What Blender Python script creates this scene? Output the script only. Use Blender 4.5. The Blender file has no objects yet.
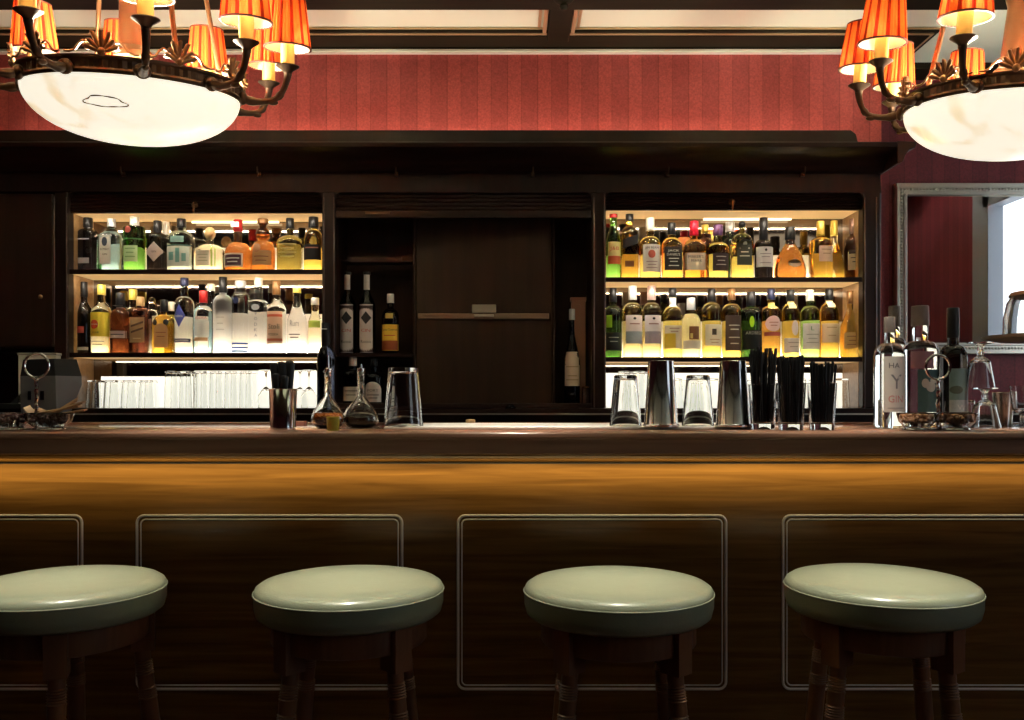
import bpy, bmesh, math, random
from mathutils import Vector, Matrix
random.seed(7)
PI = math.pi
S = bpy.context.scene
COL = S.collection
CAM_Z, F, CX, CY = 1.14, 880.0, 512.0, 400.0

# ------------------------------------------------------------------ camera
cam_d = bpy.data.cameras.new('camera')
cam = bpy.data.objects.new('camera', cam_d); COL.objects.link(cam)
cam.location = (0, 0, CAM_Z); cam.rotation_euler = (PI/2, 0, 0)
cam_d.sensor_width = 36.0; cam_d.lens = F/1024*36; cam_d.shift_y = 40/1024
cam_d.clip_start = 0.02
S.camera = cam
# ------------------------------------------------------------------ world, exposure
W = bpy.data.worlds.new('world'); S.world = W; W.use_nodes = True
W.node_tree.nodes['Background'].inputs[0].default_value = (1.0, 0.8, 0.6, 1)
W.node_tree.nodes['Background'].inputs[1].default_value = 0.003
S.view_settings.view_transform = 'Standard'; S.view_settings.look = 'None'
S.view_settings.exposure = 0.0; S.view_settings.gamma = 1.0
S.view_settings.use_curve_mapping = False
cy = S.cycles
cy.use_denoising = True; cy.max_bounces = 14; cy.transmission_bounces = 12; cy.glossy_bounces = 6
cy.diffuse_bounces = 4; cy.transparent_max_bounces = 12; cy.caustics_reflective = False; cy.caustics_refractive = False
cy.sample_clamp_indirect = 40.0; cy.blur_glossy = 0.5

def light(name, kind, loc, rot, energy, col=(1, .85, .65), **kw):
    d = bpy.data.lights.new(name, kind); d.energy = energy; d.color = col
    for k, v in kw.items(): setattr(d, k, v)
    o = bpy.data.objects.new(name, d); COL.objects.link(o); o.location = loc; o.rotation_euler = rot
    return o
# light strip under the counter lip, cove strip on top of the back bar, downlights over the stools, daylight through the side window
light('counter_strip_light', 'AREA', (0, 2.118, 1.003), (math.radians(50), 0, 0), 3.7, (1, .80, .36), shape='RECTANGLE', size=5.6, size_y=.012, spread=math.radians(74))
light('cove_strip_light', 'AREA', (-.35, 3.95, 2.20), (math.radians(180-12), 0, 0), 10.5, (1, .72, .58), shape='RECTANGLE', size=3.7, size_y=.05)
for _x in (-.89, -.32, .21, .735):
    light('downlight_lamp', 'SPOT', (_x, 1.62, 2.72), (math.radians(3.6), 0, 0), 330, (1, .94, .79), spot_size=math.radians(14.5), spot_blend=.6, shadow_soft_size=.14)
for _x in (-1.5, -.75, 0, .75, 1.5):
    light('bar_top_fill', 'SPOT', (_x, 2.0, 2.72), (math.radians(12), 0, 0), 190, (1, .90, .74), spot_size=math.radians(26), spot_blend=.8, shadow_soft_size=.05)  # unseen fill spots, added to brighten the bar top and its items
light('daylight_by_door', 'AREA', (3.12, .15, 1.75), (0, math.radians(90), 0), 4.5, (.72, .84, 1), shape='RECTANGLE', size=1.5, size_y=1.4)
for _p in ((-1.077, 2.5, 1.985), (1.4925, 2.625, 1.98)):
    light('bowl_lamp', 'POINT', _p, (0, 0, 0), 150, (1, .95, .80), shadow_soft_size=.05)

# ------------------------------------------------------------------ materials
MATS = {}
def mat(name, col=(.5, .5, .5), rough=.5, metal=0, trans=0, emit=None, es=0, ior=1.45, coat=0, spec=None):
    if name in MATS: return MATS[name]
    m = bpy.data.materials.new(name); m.use_nodes = True
    b = m.node_tree.nodes['Principled BSDF']
    b.inputs['Base Color'].default_value = (*col, 1)
    b.inputs['Roughness'].default_value = rough; b.inputs['Metallic'].default_value = metal
    b.inputs['Transmission Weight'].default_value = trans; b.inputs['IOR'].default_value = ior
    b.inputs['Coat Weight'].default_value = coat
    if spec is not None: b.inputs['Specular IOR Level'].default_value = spec
    if emit: b.inputs['Emission Color'].default_value = (*emit, 1); b.inputs['Emission Strength'].default_value = es
    MATS[name] = m
    return m
def nt(m):
    t = m.node_tree; return t, t.nodes, t.links, t.nodes['Principled BSDF']
def wood(name, c0, c1, rough=.3, scale=(1.2, 30, 30), coat=.3, bump=.03, spec=None):
    m = mat(name, c0, rough, coat=coat, spec=spec); t, N, L, b = nt(m)
    tc = N.new('ShaderNodeTexCoord'); mp = N.new('ShaderNodeMapping'); mp.inputs['Scale'].default_value = scale
    n1 = N.new('ShaderNodeTexNoise'); n1.inputs['Scale'].default_value = 1.5; n1.inputs['Detail'].default_value = 7; n1.inputs['Distortion'].default_value = .6
    n2 = N.new('ShaderNodeTexNoise'); n2.inputs['Scale'].default_value = 1.3; n2.inputs['Detail'].default_value = 3
    mx = N.new('ShaderNodeMath'); mx.operation = 'MULTIPLY_ADD'; mx.inputs[1].default_value = .65
    ml = N.new('ShaderNodeMath'); ml.operation = 'MULTIPLY'; ml.inputs[1].default_value = .35
    r = N.new('ShaderNodeValToRGB'); r.color_ramp.elements[0].position = .33; r.color_ramp.elements[1].position = .66
    r.color_ramp.elements[0].color = (*c1, 1); r.color_ramp.elements[1].color = (*c0, 1)
    L.new(tc.outputs['Object'], mp.inputs[0]); L.new(mp.outputs[0], n1.inputs['Vector']); L.new(tc.outputs['Object'], n2.inputs['Vector'])
    L.new(n2.outputs[0], ml.inputs[0]); L.new(n1.outputs[0], mx.inputs[0]); L.new(ml.outputs[0], mx.inputs[2])
    L.new(mx.outputs[0], r.inputs[0]); L.new(r.outputs[0], b.inputs['Base Color'])
    bp = N.new('ShaderNodeBump'); bp.inputs['Strength'].default_value = bump; L.new(n1.outputs[0], bp.inputs['Height']); L.new(bp.outputs[0], b.inputs['Normal'])
    return m
M_BAR = wood('bar_wood', (.22, .103, .026), (.078, .034, .0085), .25, (1.6, 34, 34), .25, .02)
M_TOP = wood('bar_top_wood', (.35, .185, .125), (.22, .11, .073), .2, (1.0, 26, 26), .4)
M_DARK = wood('cabinet_wood', (.027, .010, .0065), (.012, .0045, .003), .42, (18, 18, 1.2), .03, spec=.28)
M_DARKH = wood('cabinet_wood_crosswise', (.027, .010, .0065), (.012, .0045, .003), .42, (1.2, 18, 18), .03, spec=.28)
M_PANEL = wood('hatch_wood', (.034, .015, .007), (.020, .008, .004), .5, (16, 16, 1.2), 0, spec=.2)
M_BAYW = wood('bay_wood', (.42, .25, .11), (.26, .14, .055), .35, (1.5, 30, 30), .1)
M_BEAM = wood('beam_wood', (.020, .015, .006), (.011, .008, .003), .6, (1.2, 20, 20), 0, spec=.15)
M_LEG = wood('stool_wood', (.24, .105, .05), (.12, .048, .024), .3, (24, 24, 2), .3)
M_FLOOR = wood('floor_wood', (.10, .05, .025), (.05, .022, .01), .4, (1.2, 14, 14), 0)
M_GOLD = mat('gilded_line', (.75, .55, .3), .35, .6)
M_CREAM = mat('cream_paint', (.86, .90, .70), .6)
M_BEAD = mat('bead_moulding', (.82, .73, .66), .28, .15)
M_BRONZE = mat('bronze', (.10, .058, .034), .36, .75)
M_BRONZE2 = mat('bronze_light', (.28, .15, .07), .36, .8)
M_BLACK = mat('black_plastic', (.012, .012, .013), .4)
M_BLACKG = mat('black_gloss', (.008, .008, .01), .15)
M_STEEL = mat('steel', (.72, .70, .69), .12, 1)
M_SILVER = mat('aged_silver', (.60, .58, .50), .3, .8)
M_GLASS = mat('clear_glass', (.97, .98, .97), .01, 0, 1, ior=1.45)
M_GLASST = mat('cut_glass', (.96, .98, .98), .03, 0, 1, ior=1.5)
M_MIRROR = mat('mirror_glass', (.85, .86, .85), .01, 1)
M_BACKM = mat('smoked_mirror', (.24, .20, .16), .05, 1)
M_FROST = mat('frosted_back', (.85, .82, .74), .45)
M_LIT = mat('frosted_light_panel', (.9, .9, .85), .5, emit=(1, .86, .58), es=62)
M_LIT2 = mat('frosted_strip_white', (.9, .9, .85), .5, emit=(1, .95, .82), es=90)
M_LITW = mat('frosted_light_panel_white', (.9, .9, .85), .5, emit=(1, .96, .84), es=1.12)
M_STRIP = mat('strip_lamp', (.9, .8, .6), .5, emit=(1, .84, .55), es=1.8)
M_UNDER_GLOW = mat('underside_glow', (.30, .17, .07), .5, emit=(1, .62, .25), es=.48)  # glow put on the wooden shelf undersides and soffits, which are no lamps
M_BULB = mat('bulb', (1, .9, .7), .4, emit=(1, .80, .52), es=34)
M_CANDLE = mat('candle_sleeve', (.85, .52, .11), .55, emit=(1, .55, .10), es=.2)  # sleeve has a faint glow of its own, painted in beside the bulb
M_LETTER = mat('print_dark', (.03, .03, .035), .6)
M_LETTERW = mat('print_white', (.8, .8, .78), .6)
M_LETTERR = mat('print_red', (.55, .05, .03), .6)
M_PAPER = mat('white_paper', (.8, .76, .68), .7)
def pmat(c): return mat('paint_%02x%02x%02x' % tuple(int(255*x) for x in c), c, .5)
def gmat(c, rough=.02): return mat('tinted_glass_%03d_%03d_%03d_%d' % (*[int(999*x) for x in c], int(rough*100)), c, rough, 0, 1, ior=1.40)
def foil(c): return mat('foil_%02x%02x%02x' % tuple(int(255*x) for x in c), c, .35, .3)
# alabaster bowl (a lamp: it gives off light)
M_ALA = mat('alabaster', (.85, .8, .68), .3)
t, N, L, b = nt(M_ALA)
tc = N.new('ShaderNodeTexCoord'); n = N.new('ShaderNodeTexNoise'); n.inputs['Scale'].default_value = 9; n.inputs['Detail'].default_value = 8; n.inputs['Distortion'].default_value = .8
r = N.new('ShaderNodeValToRGB'); r.color_ramp.elements[0].position = .27; r.color_ramp.elements[0].color = (.86, .66, .38, 1)
r.color_ramp.elements[1].position = .43; r.color_ramp.elements[1].color = (1, .93, .76, 1)
L.new(tc.outputs['Object'], n.inputs['Vector']); L.new(n.outputs[0], r.inputs[0]); L.new(r.outputs[0], b.inputs['Emission Color']); b.inputs['Emission Strength'].default_value = .93
# pleated lamp-shade cloth, outside and lining
def cloth(name, col, tw, stripes=False):
    m = bpy.data.materials.new(name); m.use_nodes = True; t = m.node_tree; N = t.nodes; L = t.links
    N.remove(N['Principled BSDF']); d = N.new('ShaderNodeBsdfDiffuse'); tr = N.new('ShaderNodeBsdfTranslucent'); mx = N.new('ShaderNodeMixShader')
    mx.inputs[0].default_value = tw; d.inputs[0].default_value = (*col, 1); tr.inputs[0].default_value = (*col, 1)
    L.new(d.outputs[0], mx.inputs[1]); L.new(tr.outputs[0], mx.inputs[2]); L.new(mx.outputs[0], N['Material Output'].inputs[0])
    return m
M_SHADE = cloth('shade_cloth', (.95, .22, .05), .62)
M_PLEAT_SHADOW = cloth('pleat_shadow_cloth', (.42, .035, .015), .5)  # darker copy of the cloth, paints shadow into the pleat valleys
M_LINING = cloth('shade_lining', (.95, .88, .72), .5)
M_HEM = pmat((.09, .02, .012))
# red striped damask wallpaper
M_RED = mat('red_wallpaper', (.40, .055, .045), .6); t, N, L, b = nt(M_RED)
tc = N.new('ShaderNodeTexCoord'); sp = N.new('ShaderNodeSeparateXYZ'); L.new(tc.outputs['Object'], sp.inputs[0])
ad = N.new('ShaderNodeMath'); ad.operation = 'ADD'; L.new(sp.outputs['X'], ad.inputs[0]); L.new(sp.outputs['Y'], ad.inputs[1])
mu = N.new('ShaderNodeMath'); mu.operation = 'MULTIPLY'; mu.inputs[1].default_value = 7.2; L.new(ad.outputs[0], mu.inputs[0])
fr = N.new('ShaderNodeMath'); fr.operation = 'FRACT'; L.new(mu.outputs[0], fr.inputs[0])
rp = N.new('ShaderNodeValToRGB'); rp.color_ramp.interpolation = 'CONSTANT'
e = rp.color_ramp.elements; e[0].position = 0; e[0].color = (.30, .05, .042, 1); e[1].position = .5; e[1].color = (.385, .068, .056, 1)
for p, c in ((.03, (.46, .085, .066, 1)), (.46, (.29, .048, .04, 1)), (.48, (.385, .068, .056, 1)), (.985, (.30, .05, .042, 1))):
    q = e.new(p); q.color = c
L.new(fr.outputs[0], rp.inputs[0])
n = N.new('ShaderNodeTexNoise'); n.inputs['Scale'].default_value = 130; n.inputs['Detail'].default_value = 3; L.new(tc.outputs['Object'], n.inputs['Vector'])
mm = N.new('ShaderNodeMix'); mm.data_type = 'RGBA'; mm.blend_type = 'OVERLAY'; mm.inputs['Factor'].default_value = .55
L.new(rp.outputs[0], mm.inputs['A']); L.new(n.outputs[0], mm.inputs['B']); L.new(mm.outputs['Result'], b.inputs['Base Color']); L.new(fr.outputs[0], rp.inputs[0])
bp = N.new('ShaderNodeBump'); bp.inputs['Strength'].default_value = .12; L.new(n.outputs[0], bp.inputs['Height']); L.new(bp.outputs[0], b.inputs['Normal'])
M_RED_DARK = M_RED.copy(); M_RED_DARK.name = 'red_wallpaper_darker'  # darker copy of the red wallpaper for the recess and room walls
for n_ in M_RED_DARK.node_tree.nodes:
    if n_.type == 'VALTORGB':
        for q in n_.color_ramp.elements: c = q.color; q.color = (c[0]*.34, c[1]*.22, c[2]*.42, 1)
# green leather
M_LEATHER = mat('green_leather', (.25, .272, .19), .30, coat=.25); t, N, L, b = nt(M_LEATHER)
tc = N.new('ShaderNodeTexCoord'); n = N.new('ShaderNodeTexNoise'); n.inputs['Scale'].default_value = 260; n.inputs['Detail'].default_value = 2
n3 = N.new('ShaderNodeTexNoise'); n3.inputs['Scale'].default_value = 9; n3.inputs['Detail'].default_value = 3
ml = N.new('ShaderNodeMath'); ml.operation = 'MULTIPLY_ADD'; ml.inputs[1].default_value = 5
L.new(tc.outputs['Object'], n.inputs['Vector']); L.new(tc.outputs['Object'], n3.inputs['Vector']); L.new(n3.outputs[0], ml.inputs[0]); L.new(n.outputs[0], ml.inputs[2])
bp = N.new('ShaderNodeBump'); bp.inputs['Strength'].default_value = .05; bp.inputs['Distance'].default_value = .02; L.new(ml.outputs[0], bp.inputs['Height']); L.new(bp.outputs[0], b.inputs['Normal'])

# ------------------------------------------------------------------ mesh helpers
class MB:
    def __init__(s): s.v = []; s.f = []; s.m = []; s.k = 0
    def add(s, vs, fs, k=None):
        o = len(s.v); s.v += [tuple(p) for p in vs]; s.f += [tuple(i+o for i in q) for q in fs]; s.m += [s.k if k is None else k]*len(fs); return s
    def box(s, x0, x1, y0, y1, z0, z1, k=None):
        v = [(x, y, z) for z in (z0, z1) for y in (y0, y1) for x in (x0, x1)]
        return s.add(v, [(0, 2, 3, 1), (4, 5, 7, 6), (0, 1, 5, 4), (2, 6, 7, 3), (0, 4, 6, 2), (1, 3, 7, 5)], k)
    def prism(s, poly, axis, a, b, k=None):
        # poly: 2-d outline, extruded along axis from a to b
        def P(u, w, t): return {'x': (t, u, w), 'y': (u, t, w), 'z': (u, w, t)}[axis]
        n = len(poly); v = [P(u, w, a) for u, w in poly]+[P(u, w, b) for u, w in poly]
        return s.add(v, [(i, (i+1) % n, n+(i+1) % n, n+i) for i in range(n)]+[tuple(range(n))[::-1], tuple(range(n, 2*n))], k)
    def lathe(s, prof, seg=24, c=(0, 0, 0), k=None, close=False, wob=None, ks=None):
        n = len(prof); v = []
        for i, p in enumerate(prof):
            for j in range(seg):
                a = 2*PI*j/seg; rr = max(p[0], 1e-5)
                if wob: rr += wob(i, j)
                v.append((c[0]+rr*math.cos(a), c[1]+rr*math.sin(a), c[2]+p[1]))
        fs = []; kk = []
        for i in range(n-1 if not close else n):
            i2 = (i+1) % n
            for j in range(seg):
                fs.append((i*seg+j, i*seg+(j+1) % seg, i2*seg+(j+1) % seg, i2*seg+j)); kk.append(ks(i, j) if ks else (s.k if k is None else k))
        if not close:
            if prof[0][0] > 1e-4: fs.append(tuple(range(seg))[::-1]); kk.append(kk[0])
            if prof[-1][0] > 1e-4: fs.append(tuple((n-1)*seg+j for j in range(seg))); kk.append(kk[-2] if len(kk) > 1 else 0)
        o = len(s.v); s.v += v; s.f += [tuple(i+o for i in q) for q in fs]; s.m += kk
        return s
    def tube(s, pts, r, seg=8, k=None, closed=False):
        pts = [Vector(p) for p in pts]; n = len(pts); v = []; up = Vector((0, 0, 1))
        rs = r if isinstance(r, (list, tuple)) else [r]*n
        prev = None
        for i, p in enumerate(pts):
            if closed: t = (pts[(i+1) % n]-pts[i-1]).normalized()
            else: t = (pts[min(i+1, n-1)]-pts[max(i-1, 0)]).normalized()
            if prev is None:
                a = t.cross(up)
                if a.length < 1e-3: a = t.cross(Vector((1, 0, 0)))
            else: a = prev-t*prev.dot(t)
            a.normalize(); prev = a; b2 = t.cross(a)
            for j in range(seg):
                q = 2*PI*j/seg; v.append(p+(a*math.cos(q)+b2*math.sin(q))*rs[i])
        fs = []
        for i in range(n if closed else n-1):
            i2 = (i+1) % n
            for j in range(seg): fs.append((i*seg+j, i*seg+(j+1) % seg, i2*seg+(j+1) % seg, i2*seg+j))
        if not closed: fs += [tuple(range(seg))[::-1], tuple((n-1)*seg+j for j in range(seg))]
        return s.add(v, fs, k)
    def sphere(s, c, r, seg=14, k=None, sc=(1, 1, 1)):
        m = 8; return s.add(*(lambda q: ([((x)*sc[0]+c[0], (y)*sc[1]+c[1], (z)*sc[2]+c[2]) for x, y, z in q.v], q.f))(MB().lathe([(r*math.sin(PI*i/m), -r*math.cos(PI*i/m)) for i in range(m+1)], seg)), k)
    def xf(s, M):
        s.v = [tuple(M @ Vector(p)) for p in s.v]; return s
    def build(s, name, mats, parent=None, loc=(0, 0, 0), bevel=0, ang=38, kind=None, flip=True):
        me = bpy.data.meshes.new(name); me.from_pydata(s.v, [], s.f)
        for m in (mats if isinstance(mats, (list, tuple)) else [mats]): me.materials.append(m)
        me.polygons.foreach_set('material_index', s.m)
        bm = bmesh.new(); bm.from_mesh(me); bmesh.ops.remove_doubles(bm, verts=bm.verts, dist=1e-6)
        if flip: bmesh.ops.recalc_face_normals(bm, faces=bm.faces)
        bm.to_mesh(me); bm.free()
        me.polygons.foreach_set('use_smooth', [True]*len(me.polygons)); me.set_sharp_from_angle(angle=math.radians(ang))
        o = bpy.data.objects.new(name, me); COL.objects.link(o); o.location = loc
        if parent: o.parent = parent
        if bevel:
            md = o.modifiers.new('bevel', 'BEVEL'); md.width = bevel; md.segments = 2; md.limit_method = 'ANGLE'; md.angle_limit = math.radians(40)
        if kind: o['kind'] = kind
        return o
def tag(o, label, cat, group=None, kind=None):
    o['label'] = label; o['category'] = cat
    if group: o['group'] = group
    if kind: o['kind'] = kind
    return o
def empty(name, loc, label, cat, group=None, rz=0):
    o = bpy.data.objects.new(name, None); COL.objects.link(o); o.location = loc; o.rotation_euler = (0, 0, rz); o.empty_display_size = .05
    return tag(o, label, cat, group)
def copy_tree(o, parent=None):
    c = o.copy(); COL.objects.link(c)
    if parent: c.parent = parent
    for ch in list(o.children): copy_tree(ch, c)
    return c
def X(px, d): return (px-CX)/F*d
def Z(py, d): return CAM_Z+(CY-py)/F*d

# ------------------------------------------------------------------ the setting
CEIL = 2.778
MB().box(-4.2, 3.2, -3.2, 4.6, -.1, 0).build('floor', M_FLOOR, kind='structure')
MB().box(-4.2, 3.2, -3.2, 4.6, CEIL, CEIL+.1).build('ceiling', M_CREAM, kind='structure')
MB().box(-4.2, 1.70, 4.05, 4.60, 0, CEIL).build('wall_back', M_RED, kind='structure')
MB().box(1.70, 3.2, 4.42, 4.60, 0, CEIL).build('wall_recess', M_RED_DARK, kind='structure')
MB().box(-4.3, -4.2, -3.2, 4.6, 0, CEIL).build('wall_left', M_RED_DARK, kind='structure')
MB().box(-4.2, 3.2, -3.3, -3.2, 0, CEIL).build('wall_front', M_RED_DARK, kind='structure')
wr = MB()
WZ0, WZ1 = .95, 2.5
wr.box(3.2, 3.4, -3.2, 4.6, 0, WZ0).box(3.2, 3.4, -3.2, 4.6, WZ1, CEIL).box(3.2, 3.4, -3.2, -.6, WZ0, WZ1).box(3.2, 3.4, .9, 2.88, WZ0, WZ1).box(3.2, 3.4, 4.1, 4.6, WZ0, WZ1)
wr.build('wall_right', M_RED_DARK, kind='structure')
for nm, WY0, WY1, es_ in (('window_1', 2.88, 4.1, 2.2), ('window_2', -.6, .9, .5)):
    w = MB()
    w.box(3.17, 3.3, WY0-.13, WY0+.07, WZ0, WZ1+.1).box(3.17, 3.3, WY1-.07, WY1+.12, WZ0, WZ1+.1).box(3.2, 3.3, (WY0+WY1)/2-.02, (WY0+WY1)/2+.02, WZ0, WZ1)
    w.box(3.17, 3.3, WY0, WY1, WZ0, WZ0+.07).box(3.17, 3.3, WY0, WY1, WZ1-.07, WZ1+.1)
    wn = w.build(nm, mat('window_paint', (.26, .28, .32), .5), kind='structure')
    MB().box(3.27, 3.28, WY0+.07, WY1-.07, WZ0+.07, WZ1-.07).build('window_pane', mat('daylit_pane_'+nm, (.9, .95, 1), .3, emit=(.85, .93, 1), es=es_), wn)
# crown and beams: the beam along the back wall wraps the corner of the bulkhead
bz = 2.752
def wrap(name, m, out, z0, z1, xr=1.70, y=4.05):
    # an L: along the wall front and back along the return
    b = MB(); b.box(-4.2, xr+out, y-out, y+.002, z0, z1); b.box(xr-.002, xr+out, y, 4.42, z0, z1); return b.build(name, m, kind='structure')
wrap('trim_1', M_BEAM, .15, bz, CEIL)
wrap('trim_2', M_BEAD, .012, 2.730, 2.7355)
wrap('trim_3', M_CREAM, .022, 2.7365, 2.746)
wrap('trim_4', M_BEAM, .03, 2.746, bz)
wrap('trim_5', M_GOLD, .165, 2.756, 2.760)
wrap('trim_6', M_BEAM, .18, 2.760, 2.768)
wrap('trim_7', M_GOLD, .188, 2.769, 2.774)
b = MB(); b.box(1.73, 3.2, 4.27, 4.425, bz-.005, CEIL); b.build('trim_8', M_BEAM, kind='structure')
b = MB()
b.box(-4.2, 3.2, 3.28, 3.62, 2.742, CEIL); b.box(-4.2, 3.2, 1.2, 1.5, 2.742, CEIL); b.box(-4.2, 3.2, -1.2, -.9, 2.742, CEIL)
b.build('trim_9', M_BEAM, kind='structure', bevel=.006)
b = MB()
for x in (-2.75, .205, 3.1):
    b.box(x-.05, x+.05, 3.6, 3.95, 2.744, CEIL); b.box(x-.05, x+.05, -3.2, 3.3, 2.744, CEIL)
b.build('trim_10', M_BEAM, kind='structure', bevel=.006)
b = MB()
for x in (-2.75, .205, 3.1):
    for s in (-1, 1):
        b.box(x+s*.062-.008, x+s*.062+.008, 3.62, 3.88, 2.755, CEIL); b.box(x+s*.085-.006, x+s*.085+.006, 3.62, 3.88, 2.772, CEIL)
b.build('trim_11', M_GOLD, kind='structure')
# small turned pendant under the crossing of the beams
b = MB(); b.lathe([(0, -.062), (.010, -.060), (.018, -.048), (.014, -.038), (.030, -.030), (.045, -.014), (.040, -.006), (.055, 0)], 20)
tag(b.build('ceiling_boss', M_BEAM, loc=(.205, 3.48, 2.742)), 'small dark turned wooden boss under the ceiling beam crossing', 'ceiling boss')

# mirror on the recessed wall
mr = empty('wall_mirror', (2.3, 4.42, 1.37), 'silver beaded rectangular mirror hanging on the dark red wall', 'mirror')
mx0, mx1, mz0, mz1 = X(895, 4.4)-2.3, .55, 0, Z(184, 4.4)-1.37
fr_ = MB()
def frame_ring(b, x0, x1, z0, z1, w, y0, y1, k=None):
    b.box(x0, x1, y0, y1, z0, z0+w, k).box(x0, x1, y0, y1, z1-w, z1, k).box(x0, x0+w, y0, y1, z0+w, z1-w, k).box(x1-w, x1, y0, y1, z0+w, z1-w, k)
frame_ring(fr_, mx0, mx1, mz0, mz1, .055, -.03, 0); frame_ring(fr_, mx0, mx1, mz0, mz1, .014, -.042, -.028); frame_ring(fr_, mx0+.041, mx1-.041, mz0+.041, mz1-.041, .014, -.038, -.028)
fr_.build('mirror_frame', M_SILVER, mr, bevel=.003)
bd = MB(); 
def beadrow(p0, p1):
    n = int((Vector(p1)-Vector(p0)).length/.016)
    for i in range(n+1):
        p = Vector(p0).lerp(Vector(p1), i/n); bd.sphere(p, .0062, 6)
zz0, zz1, xx0, xx1 = mz0+.028, mz1-.028, mx0+.028, mx1-.028
for p0, p1 in (((xx0, -.032, zz0), (xx0, -.032, zz1)), ((xx0, -.032, zz1), (xx1, -.032, zz1)), ((xx0, -.032, zz0), (xx1, -.032, zz0)), ((xx1, -.032, zz0), (xx1, -.032, zz1))): beadrow(p0, p1)
bd.build('beading', M_SILVER, mr)
MB().box(mx0+.05, mx1-.05, -.016, -.01, mz0+.05, mz1-.05).build('mirror_glass', M_MIRROR, mr)

# ------------------------------------------------------------------ bar counter
XL, XR = -2.6, 2.6
BT = 1.0645; BF = 2.18
bar = empty('bar_counter', (0, BF+.1, 0), 'long polished brown wooden bar counter with beaded front panels', 'bar counter')
bo = Vector((0, BF+.1, 0))
def rel(v): return tuple(Vector(v)-bo)
b = MB(); b.box(XL, XR, 0-.1, .0, 0, 1.008); b.build('front_board', M_BAR, bar)
b = MB(); b.box(XL, XR, .45, .49, 0, 1.008); b.box(XL, XL+.03, 0, .45, 0, 1.008); b.box(XR-.03, XR, 0, .45, 0, 1.008); b.build('carcass', M_DARK, bar)
b = MB(); b.prism([(-.1, .987), (-.114, .988), (-.120, .992), (-.117, .997), (-.126, 1.002), (-.128, 1.008), (-.1, 1.008)], 'x', XL, XR); b.build('lip_moulding', M_BAR, bar)
b = MB(); b.box(XL, XR, -.103, -.099, .9825, .9868); b.build('groove', mat('dark_groove', (.012, .006, .004), .6), bar)
b = MB(); b.prism([(-.1, 0), (-.125, 0), (-.125, .10), (-.112, .12), (-.1, .12)], 'x', XL, XR); b.build('plinth', M_DARKH, bar)
def rrect(x0, x1, z0, z1, r, y):
    p = []
    for cx_, cz, a0 in ((x1-r, z1-r, 0), (x0+r, z1-r, 90), (x0+r, z0+r, 180), (x1-r, z0+r, 270)):
        for i in range(6): a = math.radians(a0+18*i); p.append((cx_+r*math.cos(a), y, cz+r*math.sin(a)))
    return p
for (a, c) in ((82-265, 82), (137, 402), (458, 726), (783, 783+266), (783+324, 783+590), (82-324-265, 82-324)):
    x0, x1, z0, z1 = X(a, BF), X(c, BF), Z(689, BF), Z(515.5, BF)
    b = MB(); b.tube(rrect(x0, x1, z0, z1,   .018, -.1), .0034, 8, closed=True); b.tube(rrect(x0+.0095, x1-.0095, z0+.0095, z1-.0095, .012, -.1), .0018, 8, closed=True)
    b.build('panel_beading', M_BEAD, bar)
wt = MB()
wt.prism([(2.087, 1.010), (2.082, 1.014), (2.082, 1.046), (2.074, 1.0475), (2.068, 1.052), (2.068, 1.060), (2.073, BT), (2.75, BT), (2.76, BT-.004), (2.76, 1.010)], 'x', XL, XR)
wto = wt.build('bar_worktop', M_TOP, loc=(0, 0, 0), ang=50)
tag(wto, 'continuous dark polished wooden worktop along the bar', 'worktop')
b = MB(); b.prism([(2.735, BT), (2.735, BT+.004), (2.74, BT+.006), (2.756, BT+.006), (2.76, BT+.004), (2.76, BT)], 'x', XL, XR); b.build('back_lip', M_TOP, wto)
# metal drip tray / bar mat
mx_0, mx_1 = X(384, 2.25), X(752, 2.25)
b = MB(); b.prism([(mx_0, BT+.0004), (mx_1, BT+.0004), (mx_1, BT+.0075), (mx_0, BT+.0075)], 'y', 2.25, 2.62)
mt = b.build('bar_mat', mat('mat_metal', (.74, .72, .69), .33, .15), bevel=.002); tag(mt, 'long flat grey metal service mat on the bar edge', 'bar mat')
MT = BT+.0075

# ------------------------------------------------------------------ back bar
FY = 3.60; BY = 3.82; CT = 1.107
bb = empty('back_bar_cabinet', (0, 4.04, 0), 'tall dark wooden back bar cabinet with two lit bottle bays', 'back bar')
def bbuild(b, name, m, parent=None, **kw):
    b.xf(Matrix.Translation((0, -4.04, 0))); return b.build(name, m, parent or bb, **kw)
LB = (X(68, FY), X(322, FY)); CB = (X(335, FY), X(592, FY)); RB = (X(606, FY), X(863, FY))
BTOP = Z(192, FY); CR = X(880.5, FY); CL = -2.45
def zz(py): return Z(py, FY)
fm = MB()
# front frame: stiles and top rail
for a, c in ((X(54, FY), LB[0]), (LB[1], CB[0]), (CB[1], RB[0]), (RB[1], CR)): fm.box(a, c, FY, FY+.05, CT, BTOP)
fm.box(CL, CR, FY, FY+.05, BTOP, zz(165))
bbuild(fm, 'front_frame', M_DARK, bevel=.004)
# corner fillets that round the tops of the openings
cf = MB()
for (x0, x1) in (LB, CB, RB):
    for s, xx in ((1, x0), (-1, x1)):
        poly = [(xx, BTOP)]+[(xx+s*(.03-.03*math.cos(math.radians(a))), BTOP-.03+.03*math.sin(math.radians(a))) for a in range(0, 91, 15)]
        cf.prism(poly, 'y', FY+.001, FY+.045)
bbuild(cf, 'corner_fillet', M_DARK)
# paler beads that paint the highlights along the stile edges
ed = MB()
for px in (54.5, 67, 324, 334, 594, 604.5, 864.5, 876): ed.box(X(px, FY)-.003, X(px, FY)+.003, FY-.006, FY, zz(345 if px < 60 else 408), zz(197))
bbuild(ed, 'stile_highlight', mat('painted_highlight', (.10, .06, .05), .16, coat=.8), bevel=.002)
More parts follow.
